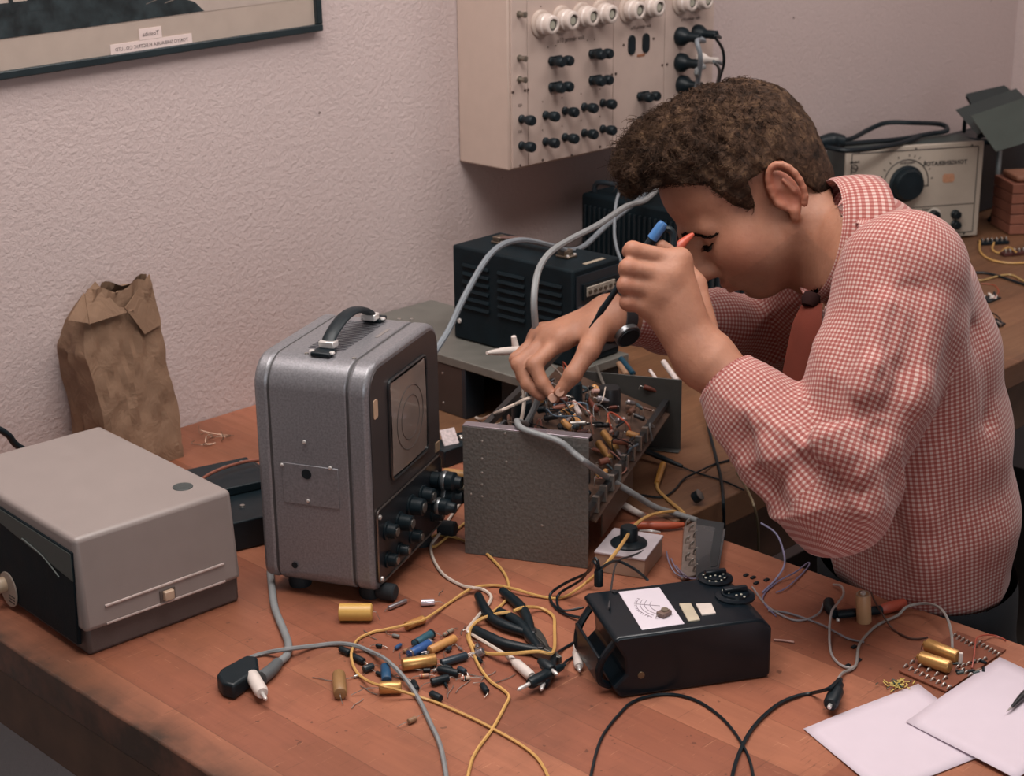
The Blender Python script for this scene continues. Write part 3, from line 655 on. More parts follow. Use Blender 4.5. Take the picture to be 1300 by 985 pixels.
# ------------------------------------------------------------------ oscillator (tone generator)
def generator():
    F = Fr(2.8386, -.118, .75, -.5468); L, W, H = .3098, .105, .2053
    t = thing('tone_generator', 'white fronted tone generator with big black tuning knob behind the man\'s shoulder', 'signal generator', (F.o[0], F.o[1], .75), F.a)
    FR = M('a89d90', .5, var=.03, name='ivory_panel'); CASE = M('37413f', .55, var=.1, bump=.2, bs=700, name='dark_green_case')
    for x in (.03, L-.03):
        for y in (.02, W-.02): MB().cyl((x, y, 0), (x, y, .006), .008, n=12).build('foot', RUBBER, t)
    MB().box(.003, L-.003, .008, W, .006, H-.003).build('case', CASE, t, bevel=.005)
    MB().box(0, L, 0, .008, .004, H).build('front_panel', FR, t, bevel=.0025)
    INK = M('3a3634', .6, name='dark_ink'); y = -.0006
    bd = rrect(L-.026, H-.024, .002, 2, L/2, H/2+.002)
    MB().tube([(a, y, b) for a, b in bd], .0010, 4, closed=True, smooth=0).build('border_line', INK, t)
    MB().box(.10, L-.013, y-.0004, y+.001, .074, .0752).build('divider_line', INK, t)
    k = F.on('y', 0, 1150, 233); kx, kz = k[0], k[2]
    def pol(r, a): return (kx+r*math.cos(math.radians(a)), kz+r*math.sin(math.radians(a)))
    MB().tube([(*pol(.050, a)[:1], y, pol(.050, a)[1]) for a in range(-8, 195, 6)], .0011, 5, smooth=0).build('scale_arc', INK, t)
    for a in (8, 28, 48, 62, 74, 86, 110, 130, 148, 163, 178):
        p, q = pol(.056, a), pol(.061, a); MB().tube([(p[0], y, p[1]), (q[0], y, q[1])], .0009, 4, smooth=0).build('tick', INK, t)
    q = pol(.050, -8); MB().box(q[0]-.012, q[0]+.002, y-.0006, y+.001, q[1]-.001, q[1]+.001).build('scale_end', INK, t)
    MB().lathe([(.038, 0), (.038, .003), (.033, .005), (.0315, .018), (.029, .021), (.0001, .0215)], (kx, -.001, kz), (0, -1, 0), 40).build('tuning_knob', BLACK, t)
    b = MB(); text_mb(b, 'TONGENERATOR', (k[0]+.086, y, H-.045), (1, 0, 0), (0, 0, 1), .0125, 0, bold=.0004); b.build('title_lettering', INK, t)
    b = MB(); text_mb(b, 'FREQUENZ', (kx, y, kz+.041), (1, 0, 0), (0, 0, 1), .0065, 0, bold=.0002); b.build('scale_lettering', INK, t)
    b = MB(); text_mb(b, 'AUSGANG', (kx+.055, y, .066), (1, 0, 0), (0, 0, 1), .0065, 0, bold=.0002); b.build('output_lettering', INK, t)
    e = F.on('y', 0, 1084.5, 214); b = MB(); b.tube([(e[0]+.007*math.cos(a), y, e[2]+.0075*math.sin(a)-.004*0) for a in [2*PI*i/20 for i in range(20)]], .0009, 4, closed=True, smooth=0)
    b.tube([(e[0]-.006, y, e[2]+.001), (e[0]-.002, y, e[2]+.003), (e[0]+.002, y, e[2]-.001), (e[0]+.006, y, e[2]+.001)], .0007, 4)
    b.tube([(e[0]-.006, y, e[2]-.002), (e[0]-.002, y, e[2]), (e[0]+.002, y, e[2]-.004), (e[0]+.006, y, e[2]-.002)], .0005, 4)
    b.build('round_emblem', INK, t)
    b = MB(); text_mb(b, 'PHILIPS', (e[0], y, e[2]+.011), (1, 0, 0), (0, 0, 1), .0065, 0, bold=.0003); b.build('emblem_lettering', INK, t)
    p = F.on('y', 0, 1204, 226); MB().prism(rrect(.026, .018, .005, 4), (p[0], -.001, p[2]), (1, 0, 0), (0, 0, 1), (0, .002, 0)).build('pilot_window', M('b28468', .4, var=.15, vs=150, name='orange_window'), t)
    p = F.on('y', 0, 1185, 273)
    kn = MB().lathe([(.016, 0), (.016, .001), (.0145, .0012)], (p[0], -.0005, p[2]), (0, -1, 0), 24).build('knob_skirt', M('cdc4b8', .4, name='pale_skirt'), t)
    MB().lathe([(.012, 0), (.011, .012), (.009, .014), (.0001, .0142)], (p[0]-.001, -.001, p[2]), (0, -1, 0), 20).build('small_knob', BLACK, t)
    for px, py in ((1213, 271.5), (1213, 284.5)):
        p = F.on('y', 0, px, py); MB().lathe([(.010, 0), (.010, .004), (.008, .006), (.0085, .014), (.007, .016), (.0001, .0165)], (p[0]-.002, -.001, p[2]), (0, -1, 0), 18).build('terminal', BLACK, t)
    for x, zz in ((.028, H-.008), (L*.5, H-.008), (L-.028, H-.008), (L-.032, .011)):
        MB().lathe([(.0026, 0), (.002, .001), (.0001, .0013)], (x, -.0002, zz), (0, -1, 0), 8).build('screw', INK, t)
    return F, H
FG, HG = generator()
def onG(px, py, h): return FG.w(FG.on('z', HG+h, px, py))
t = thing('power_lead', 'coiled black power lead with its plug lying on top of the tone generator', 'cable', onG(1120, 178, 0))
MB().tube([onG(1062, 184, .012), onG(1095, 181, .010), onG(1140, 177, .008), onG(1180, 170, .007), onG(1202, 166, .010), onG(1195, 158, .016), onG(1160, 156, .03), onG(1125, 156, .03), onG(1100, 166, .018), onG(1080, 176, .012), onG(1050, 180, .012)], .0052, 8).build('cable', BLACK, t, world=True)
MB().tube([onG(1045, 186, .010), onG(1075, 191, .008), onG(1110, 188, .006), onG(1150, 180, .006), onG(1168, 172, .008)], .0055, 8).build('cable', BLACK, t, world=True)
MB().tube([onG(1072, 180, .016), onG(1056, 179, .018), onG(1040, 181, .018)], [.013, .018, .011], 12).build('plug', BLACK, t, world=True)
# dark cabinet to the left of the generator
t = thing('dark_case', 'black case standing just left of the tone generator, mostly behind the head', 'case', (ON('y', -.235, 1056, 230)[0]-.12, -.15, .75))
MB().box(-.10, .12, -.085, .10, 0, .195).build('body', BLACKM, t, bevel=.006)
MB().box(-.07, .09, -.0875, -.084, .03, .165).build('front_panel', BLACK, t, bevel=.001)
# ------------------------------------------------------------------ stand with slanting plates, right
def stand():
    q = T(1262, 280); t = thing('black_stand', 'black iron stand with upright rod holding tilted grey plates at the right', 'stand', q)
    MB().box(-.10, .26, .06, .19, 0, .155).build('black_block', M('171d22', .6, name='stand_black'), t, bevel=.004)
    MB().cyl((0, 0, .012), (0, 0, .185), .0052, n=12).build('rod', M('8f9698', .4, .3, name='rod_steel'), t)
    MB().lathe([(.014, 0), (.014, .004), (.009, .010), (.0075, .02), (.0001, .02)], (0, 0, 0), (0, 0, 1), 16).build('rod_foot', BLACK, t)
    MB().ball((-.002, -.012, .012), .0048).build('foot_screw', CHROME, t)
    MB().box(-.075, .16, -.03, .08, .180, .190).build('platform', BLACK, t, bevel=.003)
    for x in (.028, .05): MB().obox((x, -.02, .197), (.008, 0, 0), (0, .022, 0), (.0, 0, .002)).build('clip', M('3e4a4c', .4, .5, name='clip_steel'), t, bevel=.001)
    MB().tube([(-.07, .05, .20), (-.09, .03, .245), (-.04, -.005, .262), (.0, -.01, .24)], .0045, 8).build('cable_loop', BLACK, t)
    for e in ((-.24, -.12, .262), (-.20, -.04, .275), (-.12, .02, .285)): MB().tube([(-.06, .02, .19), (e[0]*.6, e[1]*.5, .225), e], .004, 8).build('support_arm', BLACK, t)
    return q
qs = stand()
def plate(px, d, lab, m, th=.0022):
    b = MB(); q = [P(x, y, dd) for (x, y), dd in zip(px, d)]
    n = unit(np.cross(q[1]-q[0], q[2]-q[0])); q = [np.array(a) for a in q]
    b.hexa([*q, *[a+n*th for a in q]]); o = b.build('metal_plate', m, None, bevel=.0005); return tag(o, lab, 'plate', None)
GP = M('3f4743', .6, .3, var=.1, vs=20, name='grey_green_plate')
plate([(1232, 147), (1306, 122), (1345, 168), (1264, 192)], [3.30, 3.28, 3.16, 3.18], 'large grey green plate lying tilted, frontmost on the black stand', GP)
plate([(1213, 139), (1290, 112), (1320, 140), (1240, 170)], [3.38, 3.36, 3.26, 3.28], 'grey plate, middle of the three tilted on the black stand', M('333b3b', .5, .3, var=.1, name='dark_plate'))
plate([(1226, 119), (1275, 108), (1310, 136), (1245, 152)], [3.46, 3.44, 3.36, 3.38], 'topmost small dark plate leaning at the back of the black stand', M('2c3435', .5, .3, var=.1, name='darker_plate'))
q = T(1281, 292); t = thing('slatted_box', 'reddish wooden box with stacked slats at the right edge of the side bench', 'box', T(1281, 299), -.68)
RB = M('8e5a48', .6, var=.15, vs=30, name='red_wood')
for k in range(5): MB().box(0, .16, 0, .10, .002+.022*k, .022+.022*k).build('slat_tray', RB, t, bevel=.001)
MB().box(.012, .15, .01, .09, .112, .124).build('lid', M('a07058', .6, name='pale_red_wood'), t, bevel=.004)
# ------------------------------------------------------------------ paper bag
def bag():
    BM = NT('brown_paper'); v = BM.coord(); n = BM.noise(v, 14, 5, .6)
    BM.l(BM.ramp(n, [(.3, lin('6f5542')), (.7, lin('876a54'))]), BM.b.inputs['Base Color']); BM.b.inputs['Roughness'].default_value = .8
    BM.bump(BM.noise(BM.coord('Object', (1, 1, .6)), 38, 4, .6, 1.2), .5, .006)
    # rings: height z, y of the front face, left px, right px at that height
    rows = []; rnd = random.Random(5)
    spec = [(.0, -.105, 103, 233), (.03, -.100, 99, 229), (.07, -.094, 92, 222), (.11, -.088, 86, 214), (.145, -.083, 79, 207), (.175, -.080, 75, 203), (.195, -.078, 80, 199), (.215, -.077, 86, 195), (.235, -.076, 97, 191), (.255, -.075, 112, 189)]
    dep = [.085, .083, .080, .076, .070, .060, .050, .040, .026, .014]
    ph = [(rnd.uniform(0, 6), rnd.uniform(20, 60), rnd.uniform(-40, 40), rnd.uniform(.4, 1)) for _ in range(10)]
    def cr(u, z):
        s = 0
        for a, k1, k2, w in ph: s += w*abs(math.sin(a+k1*u*.35+k2*z*1.7))
        return (s/5-.6)*.010
    xs = {}
    def xpx(px, y, z): 
        lo, hi = 600, 600
        p = ON('y', y, px, 450)
        # x on that plane at height z: solve with two projections
        for py in (350, 620):
            pass
        a, b = ON('y', y, px, 350), ON('y', y, px, 600); tt = (z-a[2])/(b[2]-a[2]); return a[0]+(b[0]-a[0])*tt
    N = 14; Z = []
    nz = 40
    for i in range(nz+1):
        t_ = i/nz*(len(spec)-1); j = min(int(t_), len(spec)-2); f = t_-j
        z, y, l, r = [spec[j][k]*(1-f)+spec[j+1][k]*f for k in range(4)]; d = dep[j]*(1-f)+dep[j+1]*f
        x0, x1 = xpx(l, y+d, .75+z), xpx(r, y, .75+z); x1 += -.0
        ring = []
        def put(x, yy, u, nx, ny): 
            c = cr(u, z)*(1 if z > .02 else z/.02); ring.append((x+nx*c, yy+ny*c, .7502+z+(.006*math.sin(u*9+1) if i == nz else 0)))
        for k in range(N): u = k/N; put(x0+(x1-x0)*u, y, u, 0, -1)
        for k in range(6): u = k/6; put(x1, y+d*u, 1+u*.5, 1, 0)
        for k in range(N): u = k/N; put(x1+(x0-x1)*u, y+d, 1.5+u, 0, 1)
        for k in range(6): u = k/6; put(x0, y+d*(1-u), 2.5+u*.5, -1, 0)
        rows.append(ring)
    t = thing('paper_bag', 'crumpled brown paper bag standing against the wall behind the pale grey instrument', 'bag', (rows[0][0][0], -.06, .75))
    b = MB(); b.grid(rows, closed=True); b.add(rows[0], [tuple(range(len(rows[0])))])
    # rolled mouth: folded flaps
    b.build('bag_body', BM.m, t, world=True, angle=18)
    y = -.0835
    def q(px, py, yy): return ON('y', yy, px, py)
    fl = MB(); A = [q(188, 347, y+.01), q(152, 390, y-.006), q(204, 413, y-.004), q(200, 400, y)]
    def flap(pts, th=.0016):
        n = unit(np.cross(pts[1]-pts[0], pts[2]-pts[0])); k = len(pts)
        if n[1] > 0: n = -n
        fl.add([*pts, *[p+n*th for p in pts]], [tuple(range(k)), tuple(range(k, 2*k))]+[(i, (i+1) % k, k+(i+1) % k, k+i) for i in range(k)])
    flap([q(189, 348, -.070), q(204, 412, -.084), q(183, 424, -.088), q(158, 391, -.089)])
    flap([q(106, 372, -.072), q(113, 411, -.087), q(86, 407, -.086), q(88, 402, -.082)])
    flap([q(120, 358, -.068), q(150, 390, -.087), q(170, 394, -.0885), q(113, 412, -.0885), q(107, 374, -.074)])
    fl.build('folded_flap', BM.m, t, world=True)
bag()
# ------------------------------------------------------------------ small things on the near bench
def wire(pts, r, m, label, cat='wire', name='hookup_wire', group=None, n=6):
    q = []
    for p in pts:
        if len(p) == 2: q.append(T(p[0], p[1], r+.0008))
        else: q.append(T(p[0], p[1], p[2]))
    o = MB().tube(q, r, n).build(name, m); return tag(o, label, cat, group)
def axial(a, b, r, m, label, name='capacitor', leads=((.5, 12), (-.4, 12)), ends=None, h=None, cap=.0006, cat=None, lift=0, bands=None):
    hz_ = (h if h is not None else r+.0008); A, B_ = T(*a, hz_), T(*b, hz_+lift); d = unit(B_-A); L = np.linalg.norm(B_-A)
    t = thing(name, label, cat or name.replace('_', ' '), A-[0, 0, hz_-.0004])
    o = A-(A-[0, 0, hz_-.0004]); z = A3_(0, 0, hz_-.0004)
    MB().lathe([(r*.55, 0), (r*.9, cap), (r, cap*2.5), (r, L-cap*2.5), (r*.9, L-cap), (r*.55, L)], z, d, 18).build('body', m, t)
    if ends is not None:
        for s in (0, 1): MB().lathe([(r*1.03, 0), (r*1.05, .0004), (r*1.05, .0022), (r*1.0, .0026)], z+d*(L-.003 if s else .0006), d, 18).build('end_ring', ends, t)
    if bands:
        for k, bm in enumerate(bands): MB().lathe([(r*1.02, 0), (r*1.04, .0002), (r*1.04, .001), (r*1.02, .0012)], z+d*(L*(.2+.17*k)), d, 14).build('colour_band', bm, t)
    side = np.cross(d, [0, 0, 1.0])
    for k, ld in enumerate(leads or ()):
        if ld is None: continue
        bend, ln = ld; ln /= 1000.; e = z+d*(L if k == 0 else 0); s = 1 if k == 0 else -1
        p = [e, e+d*s*ln*.4, e+d*s*ln*.7+side*bend*ln*.4-A3_(0, 0, 1)*(hz_-.0016)*.6, e+d*s*ln*.9+side*bend*ln*.9-A3_(0, 0, 1)*(hz_-.0016)]
        MB().tube(p, .00042, 5, smooth=4).build('lead', TIN, t)
    return t
def A3_(*v): return np.array(v, float)
DB = M('23303a', .35, name='dark_blue_sleeve'); SILV = M('a9a3a6', .3, .8, name='silver_can'); WSIL = M('cfc6cf', .25, .5, name='pale_can')
axial((430, 777), (473, 777), .0098, M('c49a52', .4, var=.05, name='yellow_tube'), 'fat yellow tubular capacitor lying alone in front of the scope', leads=((.2, 9), None))
axial((493, 772), (516, 762), .0026, SILV, 'slim silver capacitor pointing at the scope foot', leads=((.1, 6), (.1, 7)))
axial((534, 765), (552, 764), .0038, WSIL, 'short bright silver capacitor lying by itself right of the scope foot', leads=((.3, 14), None))
axial((515, 795), (538, 786), .0046, M('a8733f', .45, name='brown_tube'), 'brown tubular capacitor threaded beside the yellow wire at the top of the heap', leads=(None, None), ends=GOLD)
axial((526, 818), (549, 804), .0050, M('2f5563', .35, name='teal_sleeve'), 'teal blue capacitor with black end, upper one of the blue pair in the heap', leads=((.9, 9), (-.6, 12)), ends=BLACK)
axial((519, 831), (547, 816), .0052, M('31558c', .32, name='bright_blue_sleeve'), 'bright blue capacitor, lower one of the blue pair in the heap', leads=((.4, 8), (.5, 8)), ends=SILV)
axial((545, 826), (578, 810), .0048, TANC, 'long tan capacitor slanting right of the blue pair', leads=((-.3, 12), (.2, 5)))
axial((510, 844), (554, 837), .0068, GOLD, 'largest gold capacitor lying in the middle of the heap', leads=((.3, 6), (.1, 5)))
axial((489, 846), (491, 864), .0054, M('234a6b', .35, name='deep_blue_sleeve'), 'short deep blue capacitor pointing at the viewer just above the lower gold one', leads=(None, (.2, 6)))
axial((481, 873), (510, 872), .0066, GOLD, 'gold capacitor at the lower left of the heap under the yellow wire', leads=(None, (.1, 32)))
axial((432, 881), (430, 856), .0070, M('8d6a44', .45, name='brown_wax_tube'), 'thick brown wax capacitor lying apart at the lower left, its lead toward the viewer', leads=(None, (.2, 11)))
axial((560, 842), (593, 832), .0044, DB, 'black tubular capacitor right of the largest gold one', leads=((.4, 7), None))
axial((547, 866), (570, 860), .0042, BLACK, 'black capacitor lying below the heap centre with a pale lead', leads=((.1, 9), (.2, 18)))
axial((547, 880), (560, 887), .0038, BLACK, 'small black capacitor nearest the viewer below the heap', leads=(None, None))
axial((556, 849), (582, 855), .0040, BLACK, 'black capacitor under the right half of the heap', leads=((.6, 11), (.2, 4)))
axial((582, 848), (591, 853), .0030, DB, 'tiny dark capacitor at the right edge of the heap', leads=((.5, 8), None))
axial((612, 869), (618, 878), .0034, BLACK, 'lone black transistor right of the heap beneath the yellow loop', name='transistor', leads=((.8, 7), (.6, 12)))
axial((524, 865), (529, 875), .0034, BLACK, 'black transistor between the lower gold capacitor and black ones', name='transistor', leads=((.8, 9), (.4, 14)))
axial((432, 823), (444, 829), .0036, BLACK, 'black transistor at the left where the yellow wire bends', name='transistor', leads=((.3, 8), None))
axial((447, 832), (462, 840), .0036, BLACK, 'black transistor inside the yellow wire bend, nearer than its twin', name='transistor', leads=((.3, 12), (-.6, 7)))
axial((461, 850), (474, 845), .0038, M('1e2a30', .4, name='soot_black'), 'black slug capacitor left of the deep blue one', leads=((.3, 8), None))
axial((477, 819), (485, 820), .0022, BLACK, 'tiny black diode above left of the heap', name='diode', leads=((.2, 8), (.2, 7)))
axial((502, 823), (509, 818), .0022, BLUEC, 'tiny blue diode just above the largest gold capacitor', name='diode', leads=((.2, 5), (.2, 6)))
axial((563, 806), (575, 799), .0022, M('8f8577', .4, name='clay'), 'small grey resistor at the top right of the heap', name='resistor', leads=((.1, 9), (.1, 8)), bands=(REDP, BLACK))
axial((532, 858), (545, 857), .0022, M('a77f6c', .4, name='pink_clay'), 'small pink resistor under the largest gold capacitor', name='resistor', leads=((.1, 7), (.1, 9)), bands=(REDP, GOLD))
axial((585, 861), (597, 860), .0021, M('b39a86', .4, name='pale_clay'), 'pale resistor with long leads right of the black capacitors', name='resistor', leads=((.1, 14), (.1, 6)), bands=(REDP, BLACK))
axial((508, 858), (518, 862), .0021, M('9a6a58', .4, name='rust_clay'), 'rust coloured resistor right of the deep blue capacitor', name='resistor', leads=((.1, 8), (.1, 8)), bands=(GOLD, BLACK))
axial((498, 806), (507, 808), .0020, M('6d6a66', .4, name='grey_clay'), 'dark grey resistor with bent lead left of the blue pair', name='resistor', leads=(None, (-.9, 16)))
axial((456, 857), (449, 859), .0016, TIN, 'bare tinned diode near the brown wax capacitor', name='diode', leads=((.2, 9), (.2, 8)))
t = thing('metal_can_transistor', 'round metal can transistor right of the heap beside the yellow loop', 'transistor', T(607, 834))
MB().lathe([(.0062, 0), (.0062, .0008), (.0048, .0014), (.0046, .006), (.0038, .0068), (.0001, .0069)], (0, 0, .004), unit(A3_(.5, -.6, .5)), 18).build('can', SILV, t)
for k in range(3): MB().tube([(0, 0, .004), (-.004, .003+.002*k, .004), (-.010-.002*k, .005+.003*k, .001)], .0004, 4).build('lead', TIN, t)
random.seed(11)
for i, (px, py) in enumerate(((470, 806), (535, 812), (468, 876), (572, 878), (600, 856), (454, 893), (588, 871), (520, 848), (640, 862), (412, 862), (560, 752), (500, 857), (588, 800), (620, 858))):
    a = random.uniform(0, PI); L = random.uniform(.008, .017); p = T(px, py, .0012); d = A3_(math.cos(a), math.sin(a), 0)
    o = MB().tube([p-d*L, p-d*L*.3+A3_(-d[1], d[0], 0)*.0015, p+d*L*.4, p+d*L], .0005, 5).build('wire_clipping', TIN)
    tag(o, 'short clipped piece of bare tinned wire lying on the near bench', 'wire', 'tinned wire clippings on the near bench')
for i in range(16):
    px, py = random.gauss(550, 36), random.gauss(843, 20); a = random.uniform(0, PI); L = random.uniform(.006, .011); r = random.choice((.0016, .0022, .0028)); p = T(px, py, r+.0006); d = A3_(math.cos(a), math.sin(a), 0)
    t = thing('tiny_component', 'tiny component with bare wire leads scattered through the component heap', 'component', p-[0, 0, r+.0004], group='tiny parts in the component heap')
    MB().lathe([(r*.6, 0), (r, .0006), (r, L-.0006), (r*.6, L)], (0, 0, r+.0004), d, 12).build('body', random.choice([BLACK, DB, M('8c6a50', .45, name='dun_paint'), BLACK, SILV]), t)
    for s_ in (-1, 1):
        e = A3_(0, 0, r+.0004)+(d*L if s_ > 0 else 0); MB().tube([e, e+d*s_*.006+A3_(0, 0, .001), e+d*s_*.012+A3_(-d[1], d[0], 0)*random.uniform(-.006, .006)-A3_(0, 0, r*.5)], .0004, 4, smooth=4).build('lead', TIN, t)
# wires
wire([(590, 664), (572, 678), (551, 694), (547, 684), (553, 679), (568, 680), (586, 685), (605, 695), (617, 702), (638, 724), (646, 743), (644, 759), (628, 775), (607, 784, .004), (596, 796, .004), (594, 809, .003), (599, 822), (607, 843), (622, 864), (638, 875), (646, 884), (641, 896), (625, 925), (600, 962), (590, 1010)], .0017, YELW, 'yellow wire looping from behind the grey plate down to the bench front')
wire([(754, 731, .012), (733, 748, .006), (712, 759), (686, 757), (654, 748, .0065), (628, 743), (599, 747, .006), (572, 764), (541, 785, .007), (527, 790, .0115), (512, 794, .008), (485, 800), (474, 802), (454, 812), (446, 831, .007), (452, 852), (468, 865, .008), (486, 871, .0165), (502, 875, .012), (537, 886), (562, 895), (620, 922), (680, 960), (705, 1010)], .0016, YELW, 'long yellow wire winding across the component heap from the meter')
wire([(652, 776, .013), (665, 771, .012), (686, 772, .004), (702, 782), (704, 798), (702, 828, .014), (681, 827, .02), (644, 830, .014), (617, 829), (599, 817), (596, 801, .006), (607, 788, .007), (628, 780, .012), (648, 777, .013)], .0019, YELW, 'yellow wire loop lying over the plier handles')
wire([(587, 634, .003), (572, 656), (556, 680, .0065), (547, 693), (551, 711), (564, 730), (586, 743), (600, 746, .009), (612, 748), (623, 756), (620, 767), (607, 782, .007), (594, 798, .007), (595, 803, .006), (600, 806), (617, 816, .012), (640, 830, .011), (647, 836, .0065)], .0019, WHITEW, 'white wire curving from the scope side to the white banana plug')
def plugT(a, b, r, m, label, pin=(0, 0), pinL=.012, h=None, name='banana_plug', tail=None, tm=None, tr=.0014):
    """plug lying on the bench from its back end a to its nose b"""
    hz_ = h or r+.0006; A, B_ = T(*a, hz_), T(*b, hz_); d = unit(B_-A); L = np.linalg.norm(B_-A); t = thing(name, label, 'plug', A-[0, 0, hz_-.0004]); z = A3_(0, 0, hz_-.0004)
    MB().lathe([(r*.5, 0), (r*.62, L*.05), (r*.7, L*.3), (r, L*.36), (r, L*.93), (r*.8, L)], z, d, 16).build('sleeve', m, t)
    MB().lathe([(.0022, 0), (.0022, pinL*.8), (.0012, pinL)], z+d*L, d, 10).build('pin', CHROME, t)
    if tail: MB().tube([A+d*.003, A-d*.004]+[T(*(p if len(p) == 3 else (*p, tr+.0008))) for p in tail], tr, 6).build('lead', tm, t, world=True)
    return t
plugT((645, 833), (675, 859), .0056, WHITEP, 'white banana plug at the end of the white wire, beside the black plugs', pinL=.007)
plugT((705, 832), (690, 868), .0062, BLACK, 'black banana plug in the black cluster with its pin toward the viewer', pinL=.013, tail=[(714, 824), (724, 818), (736, 811)], tm=BLACK)
plugT((714, 846), (672, 868), .0062, BLACK, 'black banana plug in the black cluster with its pin pointing left', pinL=.017, h=.012, tail=[(716, 842, .008), (724, 836), (740, 828)], tm=BLACK)
plugT((685, 838), (701, 851), .0060, BLACK, 'black banana plug with twin pins at the right of the black cluster', pinL=.010, h=.016)
plugT((731, 819), (735, 846), .0052, WHITEP, 'white banana plug with black tip leaning against the black meter', pinL=.010)
plugT((313, 846), (333, 880), .0072, WHITEP, 'white plug with metal nose at the bottom left, on the grey lead', pinL=.014, name='coaxial_plug', h=.012, tail=[(314, 842, .010), (318, 835), (336, 829), (364, 824, .011), (398, 820), (426, 817), (449, 819, .008), (468, 826), (491, 838, .013), (514, 861, .009), (532, 888, .004), (545, 915), (560, 950), (570, 1010)], tm=GREYCABLE, tr=.0024)
plugT((1066, 868), (1054, 895), .0075, BLACK, 'black plug at the bottom right near the white sheets', pinL=.006, name='coaxial_plug', h=.012, tail=[(1066, 862, .012), (1052, 874, .022), (1030, 880), (1010, 884), (985, 896), (955, 925), (935, 965), (925, 1010)], tm=BLACK, tr=.002)
# pliers
def pliers(piv, tip, h1, h2, label, mid1, mid2):
    t = thing('pliers', label, 'pliers', T(*piv)); z = .006
    for hh, mm, s in ((h1, mid1, 1), (h2, mid2, -1)):
        MB().tube([T(*piv, z+.001), T(*mm, z+.002), T(*hh, z+.001)], [.0042, .0058, .0060, .0048], 10).build('handle', BLACK, t, world=True)
    a, b = T(*piv, z), T(*tip, z); d = unit(b-a); s = np.cross(d, [0, 0, 1.0]); L = np.linalg.norm(b-a)
    for g in (1, -1):
        MB().prism([(-.012, 0), (-.010, .007*g), (0, .0095*g), (L*.35, .008*g), (L, .0018*g), (L, .0003*g), (0, .0003*g)], a-[0, 0, .004], d, s, (0, 0, .008)).build('jaw', M('6a6864', .35, .8, name='steel_jaw'), t, world=True, bevel=.0008)
    MB().lathe([(.0045, 0), (.0045, .0102), (.0035, .011), (.0001, .011)], a-[0, 0, .005], (0, 0, 1), 16).build('pivot', DARKM, t, world=True)
    return t
pliers((676, 806), (697, 828), (638, 750), (607, 756), 'black handled pliers with grey jaws, the farther pair, opened', (664, 774), (626, 786))
pliers((686, 826), (712, 838), (633, 776), (603, 799), 'black handled cutters lying under the yellow loop, the nearer pair', (660, 792), (640, 817))
